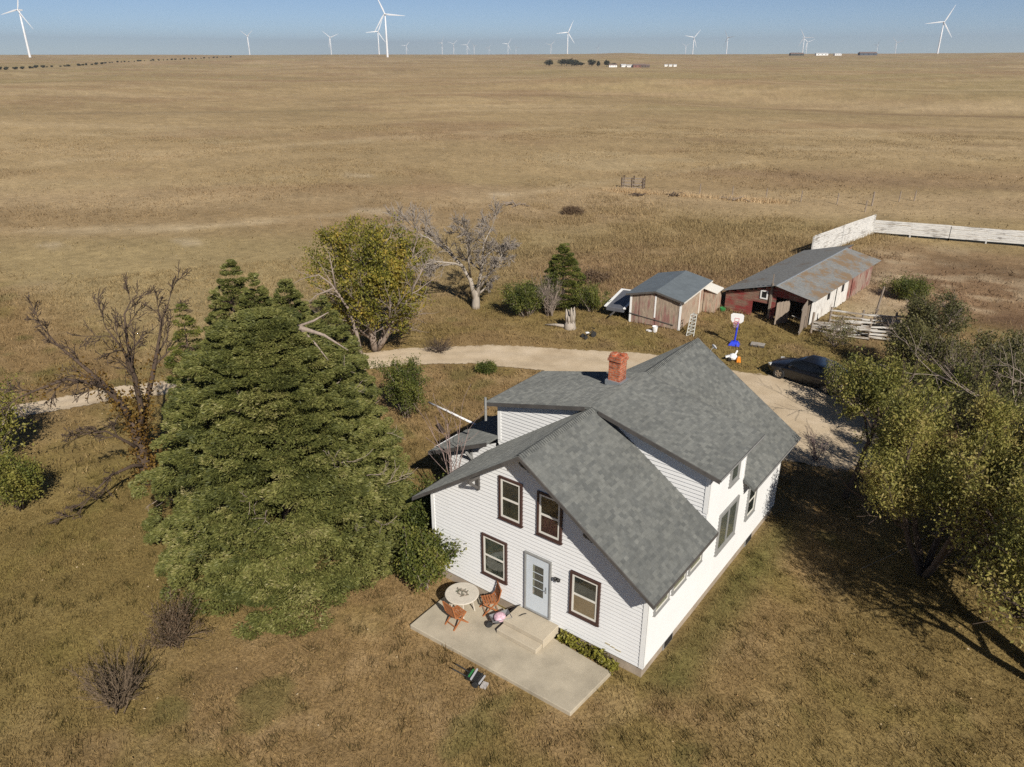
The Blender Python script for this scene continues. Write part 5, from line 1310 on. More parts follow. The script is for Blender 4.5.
# --- generic leafy tree ----------------------------------------------
def leafy(name, label, loc, H, rad_, rng, leaf, bark, trunk=.16, forks=3, per=9, L=.13, Wd=.075, keep=1.0, sd=.20, up=.08, spread=(.35, .8), lev=3, group=None, z0=.18, base=.5, amp=.5, nch=(4, 5, 5, 4), ratio=.6, droop=0, czf=.57, crf=.46, gap=.36):
    t = thing(name, label, 'tree', loc, 0, group); tubes = []; tips = []
    for k in range(forks):
        a = 2 * PI * (k + rng.rand() * .6) / forks
        b = Vector((math.cos(a) * trunk * .6, math.sin(a) * trunk * .6, -.05)) if forks > 1 else Vector((0, 0, -.05))
        s = rng.uniform(*spread) if forks > 1 else .12
        d = Vector((math.cos(a) * s, math.sin(a) * s, 1)).normalized()
        ln = H * .55
        grow(rng, b, d, ln, trunk if forks == 1 else trunk * .75, 0, lev, tubes, tips, nch=nch, ratio=ratio, up=up, wander=.12, start=z0, rmin=.007)
    # keep the crown inside its measured size
    P = np.array([p for tb_ in tubes for p in tb_[0]]); zmax = P[:, 2].max(); rmax = np.percentile(np.hypot(P[:, 0], P[:, 1]), 97)
    sx, sz = rad_ / rmax, H / zmax
    f = lambda p: Vector((p[0] * sx, p[1] * sx, p[2] * sz - droop * (p[0] ** 2 + p[1] ** 2) * sx * sx))
    tubes = [([f(p) for p in a], b, c) for a, b, c in tubes]; tips = [(f(p), d) for p, d in tips]
    tubes_mesh('trunk', tubes, M[bark], t)
    q, C = leaves_np(rng, tips, per, sd, L, Wd, keep)
    an = np.arctan2(C[:, 1], C[:, 0]); zc = czf * H
    rr_ = np.sqrt((C[:, 0] ** 2 + C[:, 1] ** 2) / rad_ ** 2 + ((C[:, 2] - zc) / (crf * H)) ** 2)
    k = rr_ < .58 + .80 * fbm(an * 1.6 + 20 + loc[0], C[:, 2] * .8 + loc[1], 3) + rng.normal(0, .05, len(C))
    g = .5 * vnoise(C[:, 0] / .75 + 9 + C[:, 2] * .35, C[:, 1] / .75 + 31 - C[:, 2] * .5) + .5 * vnoise(C[:, 0] / .5 + 60 - C[:, 2] * .9, C[:, 2] / .5 + 31 + C[:, 1] * .4)
    k &= g > gap + rng.normal(0, .04, len(C)); q, C = q[k], C[k]
    np_mesh('crown', q, 4, M[leaf], t, tint=clump_tint(rng, C, .9, base, amp))
    return t
def leaves_np(rng, tips, per, sd, L, Wd, keep=1.0):
    C = np.array([tuple(t[0]) for t in tips]); D = np.array([tuple(t[1]) for t in tips])
    if keep < 1:
        k = rng.rand(len(C)) < keep; C, D = C[k], D[k]
    n = len(C) * per
    C = np.repeat(C, per, 0) + rng.normal(0, sd, (n, 3)); C[:, 2] = np.maximum(C[:, 2], .05)
    D = np.repeat(D, per, 0) * .5 + rng.normal(0, .7, (n, 3)); D[:, 2] += .2
    return leaf_quads(rng, C, D, np.full(n, L), np.full(n, Wd)), C

leafy('autumn_tree', 'bushy yellow green autumn tree beside the gravel drive behind the juniper', (-16.95, 13.3, 0), 8.1, 3.7, RS(201), 'leaf_yellow', 'bark_grey', .20, 7, 16, .15, .095, sd=.26, spread=(.05, .75), base=.52, gap=.45, amp=.55, z0=.12)
# trees right of the house, throwing their shade over the lawn
leafy('elm_tree', 'small leafy elm with a slim dark trunk standing on the gravel edge', (9.75, 13.3, 0), 6.6, 1.65, RS(202), 'leaf_willow', 'bark', .13, 1, 22, .12, .06, sd=.22, z0=.62, czf=.78, crf=.26, base=.6, amp=.55)
leafy('elm_tree', 'broad yellow green elm hanging over the gravel yard right of the house', (13.25, 9.9, 0), 6.9, 3.05, RS(203), 'leaf_willow', 'bark', .16, 5, 24, .12, .045, sd=.24, spread=(.2, .6), z0=.35, base=.7, amp=.5, czf=.70, crf=.31)
leafy('elm_tree', 'wide leafy elm at the right edge nearest to the camera', (17.2, 6.5, 0), 7.0, 3.6, RS(204), 'leaf_willow', 'bark', .24, 3, 17, .12, .055, keep=1.0, sd=.26, spread=(.1, .35), z0=.2, czf=.58, crf=.44, gap=.33, base=.6, amp=.55)
leafy('elm_tree', 'dark olive elm at the right edge behind the broad yellow green elm', (16.0, 13.6, 0), 6.8, 3.3, RS(205), 'leaf_olive', 'bark', .20, 4, 20, .12, .055, sd=.22, spread=(.3, .7), z0=.2)
leafy('elm_tree', 'low spreading olive tree behind the parked black car', (10.6, 20.6, 0), 3.9, 2.3, RS(206), 'leaf_willow', 'bark', .12, 4, 14, .12, .055, sd=.2, spread=(.5, 1.0), z0=.15, base=.4)
leafy('elm_tree', 'dull green thicket tree between the car and the corral', (9.6, 27.5, 0), 3.6, 2.5, RS(207), 'leaf_olive', 'bark_grey', .12, 4, 12, .13, .06, sd=.24, spread=(.4, .9), z0=.12, base=.6)
leafy('elm_tree', 'low olive green thicket tree at the far right before the corral', (14.2, 23.5, 0), 4.4, 3.3, RS(208), 'leaf_olive', 'bark_grey', .14, 4, 12, .13, .06, sd=.24, spread=(.4, .9), z0=.12, base=.45)
leafy('elm_tree', 'light green leafy thicket tree beside the tall wooden pole', (9.2, 35.0, 0), 3.2, 2.3, RS(209), 'leaf_olive', 'bark_grey', .09, 4, 8, .13, .06, sd=.24, spread=(.4, .9), z0=.12, base=.35)
leafy('willow_sapling', 'thin light green willow sapling before the white rail fence', (4.6, 30.4, 0), 1.9, 1.3, RS(210), 'leaf_olive', 'bark_grey', .05, 5, 5, .10, .045, sd=.18, spread=(.4, 1.0), z0=.12, base=.75, lev=2)
leafy('willow_sapling', 'bushy olive willow sapling in front of the parked black car', (7.15, 22.3, 0), 2.3, 1.35, RS(211), 'leaf_willow', 'bark_grey', .06, 5, 12, .10, .045, sd=.16, spread=(.4, 1.0), z0=.12, base=.5, lev=2)

leafy('elm_tree', 'shaded olive elm between the broad elm and the low thicket at the right edge', (14.4, 16.6, 0), 5.0, 2.6, RS(212), 'leaf_olive', 'bark', .16, 3, 16, .12, .055, sd=.22, spread=(.3, .7), z0=.25, base=.55)
TW = .9
leafy('elm_tree', 'yellow green elm cut by the right edge beside the broad elm', (17.0, 10.4, 0), 6.8, 2.9, RS(214), 'leaf_willow', 'bark', .2, 4, 16, .13, .065, sd=.30, spread=(.1, .5), z0=.15, base=.65)
leafy('elm_tree', 'low dense elm just outside the right edge shading the lawn', (21.6, 8.2, 0), 7.0, 2.5, RS(213), 'leaf_willow', 'bark', .24, 4, 16, .13, .065, sd=.30, spread=(.1, .5), z0=.2)
leafy('elm_tree', 'pale olive thicket tree at the far right behind the car', (14.0, 28.5, 0), 3.4, 2.8, RS(215), 'leaf_olive', 'bark_grey', .10, 5, 9, .13, .06, sd=.24, spread=(.5, 1.0), z0=.12, base=.65)
leafy('elm_tree', 'dull olive thicket tree cut by the right edge above the broad elm', (17.6, 21.0, 0), 4.6, 3.2, RS(216), 'leaf_olive', 'bark_grey', .14, 4, 12, .13, .06, sd=.24, spread=(.4, .9), z0=.15, base=.5)
# --- bare trees --------------------------------------------------------
def bare(name, label, loc, limbs, bark, rng, lev, maxlev=4, nch=(4, 5, 5, 4), ratio=.60, ang=(.4, .95), wander=.18, up=.03, rmin=.008, cat='tree'):
    t = thing(name, label, cat, loc); tubes = []; tips = []
    for P, r0, r1, side in limbs:
        n = len(P); rr = [r1 + (r0 - r1) * (1 - i / (n - 1)) ** 1.25 for i in range(n)] if r1 < .1 else [r0 + (r1 - r0) * i / (n - 1) for i in range(n)]
        tubes.append((P, rr, 0))
        ln = sum((P[i + 1] - P[i]).length for i in range(n - 1))
        if side: branch_off(rng, P, rr, ln * side * TW, lev, maxlev, tubes, tips, nch, ratio, ang, wander, up, 5, .35, .4, rmin)
    tubes_mesh('trunk', [q for q in tubes if q[2] < 2] if bark == 'bark_pale' else tubes, M[bark], t)
    if bark == 'bark_pale': tubes_mesh('twigs', [q for q in tubes if q[2] >= 2], M['twig_grey'], t)
    return t, tips
rng = RS(301)
rv = (.404, .915)
SC1 = (.90, .83)
def pp2(P, dep): return plane_pts(rv, [(a * SC1[0], z * SC1[1]) for a, z in P], dep)
B0 = (0.05, 0)
limbs = [
    (pp2([(0, -.1), (-.05, 1.2), (-.08, 2.42), (-.12, 3.4)], [0, 0, .1, .1]), .26, .20, 0),
    (pp2([(-.12, 3.4), (-.51, 4.6), (-.95, 5.6), (-2.19, 6.3), (-3.69, 6.06)], [.1, 0, -.2, -.5, -.9]), .17, .03, .42),
    (pp2([(-.3, 4.0), (-.7, 5.0), (-1.43, 6.2), (-2.29, 7.48), (-2.65, 8.3)], [.1, .3, .5, .8, 1.0]), .14, .02, .42),
    (pp2([(-.08, 2.42), (.30, 3.9), (.33, 5.9), (.09, 7.5), (-.31, 8.6)], [.1, -.3, -.7, -1.0, -1.3]), .16, .02, .42),
    (pp2([(.30, 3.9), (.30, 5.6), (.34, 7.1), (.45, 8.3), (.81, 8.8)], [-.3, .3, .7, 1.0, 1.2]), .11, .02, .42),
    (pp2([(-.05, 1.6), (.40, 3.6), (1.0, 5.2), (1.49, 6.78), (1.86, 7.92), (2.22, 8.57)], [.1, .4, .5, .4, .6, .8]), .16, .02, .42),
    (pp2([(0, .9), (-.5, 1.4), (-1.4, 1.45), (-2.18, .96), (-2.92, .3)], [0, -.5, -1.0, -1.3, -1.6]), .09, .015, .40),
    (pp2([(-.05, 1.8), (-.5, 2.6), (-1.2, 3.6), (-2.2, 3.8)], [0, -.4, -.8, -1.0]), .09, .015, .42)]
lt_, tips = bare('bare_tree', 'large dark bare tree with orange leaf tufts along its trunk left of the juniper', (-13.38, -2.73, 0), limbs, 'bark_brown', rng, 1, 4, rmin=.014)
C = []
for i in range(260):
    li = limbs[rng.randint(0, 6)]; k = rng.randint(0, len(li[0]) - 1); p = li[0][k].lerp(li[0][k + 1], rng.rand())
    if rng.rand() < (1.2 - p.z / 5.2): C.append((p[0], p[1], p[2]))
for i in range(45): C.append((rng.normal(.5, .55), rng.normal(.6, .55), abs(rng.normal(.5, .5))))
C = np.array(C); C = np.repeat(C, 34, 0) + rng.normal(0, .24, (len(C) * 34, 3))
np_mesh('leaves', leaf_quads(rng, C, rng.normal(0, 1, C.shape), np.full(len(C), .12), np.full(len(C), .08)), 4, M['leaf_orange'], lt_, tint=clump_tint(rng, C, .5, .45, .5))
TW = 1.6; SC1 = (.95, .90)
rng = RS(302); rv = (.767, .642)
limbs = [
    (pp2([(-.02, -.1), (0, .25), (.02, .7), (.06, 1.1), (.10, 1.4)], [0, 0, 0, 0, 0]), .31, .20, 0),
    (pp2([(-.06, .7), (-.36, 2.2), (-1.0, 3.3), (-1.98, 4.4), (-3.26, 5.3), (-4.1, 5.6)], [0, .1, .3, .4, .6, .8]), .19, .018, .40),
    (pp2([(.08, .7), (.24, 1.9), (.47, 3.24), (.63, 5.07), (1.15, 6.0)], [0, -.1, -.3, -.2, .2]), .19, .018, .36),
    (pp2([(-.36, 2.4), (-.46, 3.9), (-.3, 5.4), (-.8, 6.2)], [.1, -.5, -.9, -1.3]), .09, .018, .44),
    (pp2([(.15, 1.3), (.66, 2.3), (1.41, 3.4), (1.9, 4.4)], [0, -.3, -.6, -.9]), .12, .018, .36),
    (pp2([(.1, 1.0), (.7, 1.5), (1.33, 2.1)], [0, .2, .3]), .09, .03, .3),
    (pp2([(.6, 3.9), (1.2, 4.5), (2.3, 4.9)], [-.2, -.1, .1]), .09, .02, .42),
    (pp2([(-.8, 3.1), (-1.4, 3.6), (-2.6, 3.9), (-3.6, 3.8)], [.3, -.3, -.8, -1.2]), .10, .02, .42)]
bare('dead_tree', 'pale dead tree with stout white trunk and bare grey twigs above the drive', (-17.35, 23.12, 0), limbs, 'bark_pale', rng, 1, 4, nch=(4, 7, 9, 7), rmin=.015)
SC1 = (1, 1)
rng = RS(303); rv = (.656, .755)
limbs = [(pp2([(0, -.1), (-.2, 1.73), (-.52, 3.24), (-.99, 4.14), (-1.31, 4.72), (-1.92, 5.3), (-2.6, 5.2)], [0, 0, -.1, -.2, -.2, -.3, -.4]), .12, .02, .26),
         (pp2([(-1.1, 4.4), (-1.18, 5.4), (-1.26, 6.3)], [-.2, -.2, -.1]), .06, .015, .3), (pp2([(-1.2, 4.5), (-2.16, 4.21), (-2.76, 3.67)], [-.2, -.4, -.5]), .05, .012, .3)]
bare('leaning_snag', 'slim pale leaning dead tree before the yellow green autumn tree', (-16.2, 11.6, 0), limbs, 'bark_grey', rng, 2, 3, rmin=.010)
rng = RS(304); rv = (.80, .60)
limbs = []
for k in range(6):
    a = rng.uniform(-.5, .5); limbs.append((pp2([(0, -.1), (.02 * k - .05, 1.5), (a * .8, 3.0), (a * 1.7, 4.3)], [0, 0, rng.normal(0, .2), rng.normal(0, .5)]), .035, .008, .34))
bare('bare_sapling', 'small bare pinkish sapling growing beside the left eave of the house', (-1.15, 2.3, 0), limbs, 'twig_pink', rng, 2, 3, rmin=.007, nch=(4, 4, 4))
rng = RS(305)
limbs = [([V3((0, 0, -.1)), V3((.0, .1, 1.6)), V3((-.6, -.2, 3.0)), V3((-1.4, -.8, 3.7))], .13, .06, 0)]
for k in range(9):
    z0_ = V3((-1.4 + rng.normal(0, .2), -.8, 3.6)); d = V3((rng.uniform(-1.7, .5), rng.uniform(-1.1, .1), rng.uniform(-1.6, -.3))); limbs.append(([z0_, z0_ + d * .3 + V3((0, -.1, .12)), z0_ + d * .7, z0_ + d * 1.0], .035, .009, .45))
bare('bare_elm', 'grey bare drooping elm limbs showing below the broad yellow green elm', (16.4, 9.3, 0), limbs, 'bark_grey', rng, 2, 3, rmin=.009, up=-.05)
rng = RS(306)
limbs = [([V3((0, 0, -.1)), V3((-.3, 0, 1.6)), V3((-1.0, -.2, 2.9)), V3((-2.5, -.2, 3.9)), V3((-4.6, .2, 4.4))], .12, .02, .40), ([V3((-.3, 0, 1.6)), V3((.6, .3, 2.9)), V3((1.2, .5, 4.2))], .10, .02, .45), ([V3((-.9, -.2, 2.8)), V3((-1.4, -1.0, 3.1)), V3((-2.4, -2.2, 3.0))], .08, .02, .42), ([V3((-.6, 0, 2.2)), V3((-.9, .9, 3.6)), V3((-1.6, 1.4, 4.6))], .08, .02, .45)]
bare('dead_elm', 'grey dead elm with long bare limbs reaching left at the right edge', (15.9, 17.2, 0), limbs, 'bark_grey', rng, 1, 3, nch=(4, 5, 5), rmin=.009)

sp_ = thing('tree_stump', 'tall broken bleached white stump above the gravel drive', 'stump', (-9.9, 23.55, 0))
mb = MB(); rng = RS(66)
mb.tube([(0, 0, -.1), (0, 0, .15), (0, 0, .5)], [.46, .36, .32], 12)
for i in range(9):
    a = 2 * PI * i / 9; h = .85 + .65 * rng.rand()
    mb.tube([(.21 * math.cos(a), .21 * math.sin(a), .4), (.24 * math.cos(a), .24 * math.sin(a), .4 + (h - .4) * .6), (.27 * math.cos(a) + rng.normal(0, .03), .27 * math.sin(a) + rng.normal(0, .03), h)], [.13, .10, .03], 6)
mb.build('wood', M['bark_pale'], sp_, smooth=True)
mb = MB(); mb.tube([(-.3, -.1, .1), (-.9, -.3, .12), (-1.6, -.5, .05)], [.12, .09, .03], 7); mb.build('root', M['bark_pale'], sp_, smooth=True)

# --- shrubs --------------------------------------------------------------
def shrub(name, label, loc, H, R, rng, leaf, bark, stems=26, per=10, L=.09, Wd=.05, sd=.10, keep=1.0, base=.5, amp=.5, cat='shrub', dense=2, group=None):
    t = thing(name, label, cat, loc, 0, group); tubes = []; tips = []
    for k in range(stems):
        a = rng.rand() * 2 * PI; s = rng.rand() ** .6 * R / H
        d = Vector((math.cos(a) * s, math.sin(a) * s, 1)).normalized(); ln = H * rng.uniform(.65, 1.0) * (1 + .25 * s)
        grow(rng, Vector((rng.normal(0, R * .10), rng.normal(0, R * .10), -.03)), d, ln * .8, .016 + .004 * H, 1, 1 + dense, tubes, tips, nch=(3, 4, 3), ratio=.45, ang=(.3, .8), wander=.10, up=.02, segs=4, start=.25, rmin=.005)
    tubes_mesh('stems', tubes, M[bark], t, (6, 5, 4, 3, 3))
    if per:
        q, C = leaves_np(rng, tips, per, sd, L, Wd, keep)
        np_mesh('foliage', q, 4, M[leaf], t, tint=clump_tint(rng, C, .5, base, amp))
    return t
shrub('lilac_shrub', 'leafy green shrub with yellowing leaves against the left corner of the house', (.15, -.75, 0), 1.75, .95, RS(401), 'leaf_bush', 'bark_grey', 30, 7, .10, .06, .12, base=.5)
shrub('lilac_shrub', 'dark green shrub along the left wall under the eave', (-1.0, .9, 0), 2.4, 1.1, RS(402), 'leaf_bush', 'bark', 26, 7, .10, .055, .12, base=.25)
shrub('young_tree', 'small bushy young tree standing alone left of the house by the white pipe', (-9.15, 8.0, 0), 2.6, .95, RS(71), 'leaf_bush', 'bark_grey', 26, 9, .10, .05, .12, base=.42, cat='tree')
shrub('edge_shrub', 'big yellow green shrub at the left edge above the gravel', (-19.9, -5.9, 0), 3.8, 1.75, RS(403), 'leaf_bush', 'bark_grey', 30, 5, .12, .07, .16, base=.85)
shrub('edge_shrub', 'low round yellow green shrub at the left edge below the bigger one', (-15.6, -6.75, 0), 2.0, 1.05, RS(404), 'leaf_bush', 'bark', 26, 7, .10, .05, .12, base=.8)
shrub('bare_shrub', 'brown bare twiggy shrub nearest the bottom left of the lawn', (-3.05, -9.35, 0), 1.35, 1.35, RS(405), 'leaf_dry', 'twig_brown', 46, 0, dense=2)
shrub('bare_shrub', 'brown bare twiggy shrub touching the lower left edge of the juniper', (-3.95, -7.2, 0), 1.35, 1.3, RS(406), 'leaf_dry', 'twig_brown', 34, 1, .06, .03, .08, dense=2)
shrub('round_bush', 'round green bush left of the pointed young tree', (-13.6, 23.9, 0), 2.1, 1.6, RS(407), 'leaf_bush', 'bark_grey', 30, 7, .11, .06, .14, base=.35)
shrub('bare_shrub', 'grey brown bare shrub between the round bush and the young tree', (-12.4, 24.9, 0), 2.5, 1.1, RS(408), 'leaf_dry', 'bark_grey', 40, 0)
shrub('small_bush', 'small green bush between the white stump and the red shed', (-10.6, 27.2, 0), 1.6, .8, RS(409), 'leaf_bush', 'bark_grey', 18, 7, .10, .05, .12, base=.5)
shrub('bare_shrub', 'thin bare brown shrub on the gravel edge left of the slim dark trunk', (7.95, 15.6, 0), 1.5, .8, RS(410), 'leaf_dry', 'twig_pink', 11, 0)
shrub('brush_heap', 'low dark brush under the yellow green autumn tree', (-13.9, 15.4, 0), .8, 1.6, RS(411), 'leaf_dry', 'bark', 30, 0)
shrub('bare_shrub', 'large grey bare brush in the thicket right of the parked car', (12.0, 25.2, 0), 3.0, 2.0, RS(430), 'leaf_olive', 'bark_grey', 60, 1, .1, .05, .1)
shrub('bare_shrub', 'large grey bare brush near the right edge before the corral', (16.4, 26.2, 0), 3.2, 2.2, RS(431), 'leaf_olive', 'bark_grey', 60, 1, .1, .05, .1)
shrub('weed_clump', 'small dark weed clump on the near side of the gravel drive', (-9.6, 14.6, 0), .5, .8, RS(412), 'leaf_bush', 'bark', 24, 5, .08, .04, .08, base=.4)
shrub('green_weeds', 'light green weeds growing tall in the near corral corner', (5.8, 43.5, 0), 1.3, 1.9, RS(415), 'leaf_bush', 'bark_grey', 40, 5, .12, .05, .16, base=.35)
for i, (x, y, h, lab) in enumerate(((-14.5, 33.5, .6, 'brown weed patch behind the green bushes'), (-30, 55, .6, 'small dark weed tuft on the greener range'))):
    shrub('weed_patch', lab, (x, y, 0), h, 2.2, RS(420 + i), 'leaf_dry', 'bark_brown', 40, 4, .14, .05, .18, base=.75)
# vine along the foundation
rng = RS(77); t = thing('foundation_vine', 'yellow green leafy vine creeping along the foundation right of the step', 'vine', (6.2, -.18, .12))
C = []
for i in range(420):
    u = rng.uniform(-1.05, .95); C.append((u, rng.normal(0, .07) - .06 * u, abs(rng.normal(.06, .08)) * (1 + .4 * math.sin(u * 6))))
C = np.array(C); C = np.repeat(C, 5, 0) + rng.normal(0, .035, (len(C) * 5, 3)); C[:, 2] = np.clip(C[:, 2], .01, .32)
np_mesh('foliage', leaf_quads(rng, C, rng.normal(0, 1, C.shape) + [0, -.3, .2], np.full(len(C), .085), np.full(len(C), .07)), 4, M['leaf_vine'], t, tint=clump_tint(rng, C, .22, .5, .6))
mb = MB()
for i in range(14): u = rng.uniform(-1, .9); mb.tube([(u, 0, 0), (u + rng.normal(0, .1), -.02, .15), (u + rng.normal(0, .15), 0, .26)], .007, 4)
mb.build('stems', M['bark_brown'], t)

# --- far things ---------------------------------------------------------
def far_pt(az_deg, elev):
    """where a sight line meets the range"""
    a = rad(az_deg) + YAW; r = 120.0
    while r < 2600:
        x, y = CAM[0] + r * math.sin(a), CAM[1] + r * math.cos(a)
        if float(height(x, y)) >= CAM[2] + r * elev: break
        r *= 1.004
    x, y = CAM[0] + r * math.sin(a), CAM[1] + r * math.cos(a)
    return x, y, float(height(x, y)), r
def blob_crown(rng, H, R, n, L, Wd, flat=1.0):
    c = rng.normal(0, 1, (n, 3)); c = unit(c) * (rng.rand(n, 1) ** .4)
    lob = rng.uniform(-.5, .5, (7, 3)); w = rng.randint(0, 7, n)
    C = (c * .6 + lob[w] * np.array([1.0, 1.0, .8])) * np.array([R, R, H * .45]); C[:, 2] += H * .55; C[:, 2] = np.maximum(C[:, 2], .15)
    return leaf_quads(rng, C, rng.normal(0, 1, C.shape), np.full(n, L), np.full(n, Wd))
rng = RS(500)
hb = thing('hedgerow_bush', 'small dark bush of the long shelterbelt row crossing the far left range', 'bush', (0, 0, 0), 0, 'bushes of the far shelterbelt row')
np_mesh('foliage', blob_crown(rng, 2.6, 1.7, 260, .9, .6), 4, M['leaf_far'], hb, tint=rng.rand(260))
first = True
for i in range(58):
    f = i / 57; u = -14 + 244 * f
    v = np.interp(u, [-14, 95, 105, 225], [70.8, 64.8, 63.0, 57.6])
    az = math.degrees(math.atan((u - 512) * .001214)); el = math.tan(math.radians(23.765) * 0) - (v - 51.6) * .00111 * math.cos(rad(az))
    x, y, z, r = far_pt(az, el)
    o = hb if first else copy_tree(hb); first = False
    k = rng.uniform(.7, 1.25) * min(1.0, r / 1100 + .25); o.location = (x + rng.normal(0, 1.5), y + rng.normal(0, 1.5), z - .3); o.scale = (k, k, k * rng.uniform(.8, 1.2)); o.rotation_euler = (0, 0, rng.rand() * 6)
far_specs = [(549.5, 66.2, 7.5, 5.5, 'round dark tree standing apart left of the far farm grove'), (562, 66.2, 8.5, 6.5, 'leftmost tree of the dense far farm grove'), (567, 66.2, 8.0, 6, 'second tree of the dense far farm grove'), (572, 66.2, 8.5, 6, 'third tree of the dense far farm grove'), (577, 66.3, 7, 5.5, 'low tree at the right end of the dense far farm grove'), (581.5, 66.4, 4.5, 5, 'brown low bush ending the far farm grove'), (592.5, 66.8, 8.5, 6, 'dark tree beside the far white farm buildings'), (599, 66.8, 6.5, 2.0, 'slim dark tree in the middle of the far farm'), (607.5, 67, 8.0, 4, 'dark pointed tree left of the far white farm buildings'), (615, 67, 4.5, 4.5, 'low dark bush before the far white farm buildings')]
for i, (u, v, H, R, lab) in enumerate(far_specs):
    az = math.degrees(math.atan((u - 512) * .001214)); x, y, z, r = far_pt(az, -(v - 51.6) * .00111)
    t = thing('far_tree', lab, 'tree', (x, y, z), 0, 'trees of the far farm')
    k = r / 950
    mb = MB(); mb.tube([(0, 0, -.5), (0, 0, H * .6 * k)], .3, 5); mb.build('trunk', M['bark'], t)
    np_mesh('crown', blob_crown(RS(600 + i), H * k, R * k, 700, 1.1, .8), 4, M['leaf_far'], t, tint=RS(i).rand(700))
def far_house(name, label, u, v, size, wallm, roofm, cat, rz):
    az = math.degrees(math.atan((u - 512) * .001214)); x, y, z, r = far_pt(az, -(v - 51.6) * .00111)
    t = thing(name, label, cat, (x, y, z), rz); a, b, h = size
    mb = MB(); mb.box((0, 0, h / 2 - .3), (a, b, h + .6)); mb.build('wall', wallm, t)
    mb = MB(); hh = h + b * .22
    mb.add([(-a / 2 - .3, -b / 2 - .3, h), (a / 2 + .3, -b / 2 - .3, h), (a / 2 + .3, 0, hh), (-a / 2 - .3, 0, hh), (a / 2 + .3, b / 2 + .3, h), (-a / 2 - .3, b / 2 + .3, h)], [(0, 1, 2, 3), (3, 2, 4, 5), (0, 3, 5), (1, 4, 2)]); mb.build('roof', roofm, t)
    mb = MB()
    for q in (-.3, 0, .3): mb.box((a * q, -b / 2 - .03, h * .55), (a * .09, .06, h * .35))
    mb.build('windows', M['dark'], t)
dkr = simple('far_roof_brown', (.17, .12, .10), .8, .1, .5); whr = simple('far_roof_white', (.5, .5, .5), .6, .05, .5)
far_house('far_house', 'white house with brown roof at the left of the far farm', 613.5, 67.2, (9, 6, 2.2), M['white'], dkr, 'house', YAW * -1)
far_house('far_house', 'white house right of the brown roofed house on the far farm', 624, 67.0, (6, 5, 2.0), M['white'], whr, 'house', .9)
far_house('far_shed', 'low white shed on the far farm beside the white house', 630.5, 67.1, (6, 4, 1.9), M['white'], whr, 'shed', .6)
far_house('far_shed', 'reddish brown low shed at the right end of the far farm', 640, 67.4, (14, 7, 2.4), simple('far_red', (.22, .10, .08), .8, .1, .5), dkr, 'shed', .65)
far_house('far_shed', 'dark low shed between the white sheds and the red shed far away', 646, 67.5, (10, 6, 2.0), simple('far_dark', (.12, .09, .07), .8, .1, .5), dkr, 'shed', .65)
for k, (u, l) in enumerate(((667, 'leftmost'), (671.5, 'middle'), (676, 'rightmost'))):
    far_house('far_trailer', 'white stock trailer, %s of the three parked on the far range' % l, u, 66.4, (3.6, 2.6, 1.9), M['white'], whr, 'trailer', .7)
for k, (u, v, s, w_, lab) in enumerate(((822, 55.2, (26, 9, 3.2), M['white'], 'long white shed on the far right horizon'), (838, 55.2, (14, 9, 2.6), M['white'], 'short white shed right of the long one on the far right horizon'), (868, 55.0, (36, 12, 4), simple('far_blue', (.06, .075, .10), .7, .1, .3), 'dark blue long shed on the far right horizon'), (797, 55.4, (28, 12, 3.2), simple('far_green', (.05, .055, .045), .8, .1, .3), 'dark green long shed on the far right horizon'))):
    far_house('horizon_shed', lab, u, v, s, w_, whr if k < 2 else dkr, 'shed', YAW * -1)

# wind turbines -------------------------------------------------------------
wt = thing('wind_turbine', 'turbine', 'wind turbine', (0, 0, 0), 0, 'white wind turbines on the horizon')
mb = MB(); mb.lathe([(2.3, -30), (2.2, 0), (1.75, 40), (1.25, 78.5)], k=16); mb.build('tower', M['turbine'], wt, smooth=True)
mb = MB(); mb.hexa([(-1.5, -2.2, 78.6), (1.5, -2.2, 78.6), (1.5, 6.5, 78.8), (-1.5, 6.5, 78.8), (-1.4, -2.2, 81.6), (1.4, -2.2, 81.6), (1.2, 6.5, 81.2), (-1.2, 6.5, 81.2)]); mb.build('nacelle', M['turbine'], wt, bevel=.3)
mb = MB(); mb.lathe([(0, -2.0), (.9, -1.5), (1.5, -.4), (1.5, .8), (0, .9)], k=14)
hub = mb.build('rotor', M['turbine'], wt, smooth=True, loc=(0, -3.2, 80), rot=(rad(90), 0, 0)); hub.rotation_euler = (rad(90), 0, 0)
for i in range(3):
    mb = MB(); secs = []
    for r_, c, th in ((1.0, 1.6, 1.6), (4, 2.2, 1.2), (9, 3.1, .8), (20, 2.2, .5), (32, 1.4, .3), (41, .7, .14), (43, .15, .05)):
        secs.append([(-c * .3, r_, 0), (0, r_, th / 2), (c * .7, r_, 0), (0, r_, -th / 2), (-c * .3, r_, 0)])
    loft(mb, secs); b_ = mb.build('blade', M['turbine'], hub, rot=(0, 0, 2 * PI * i / 3))
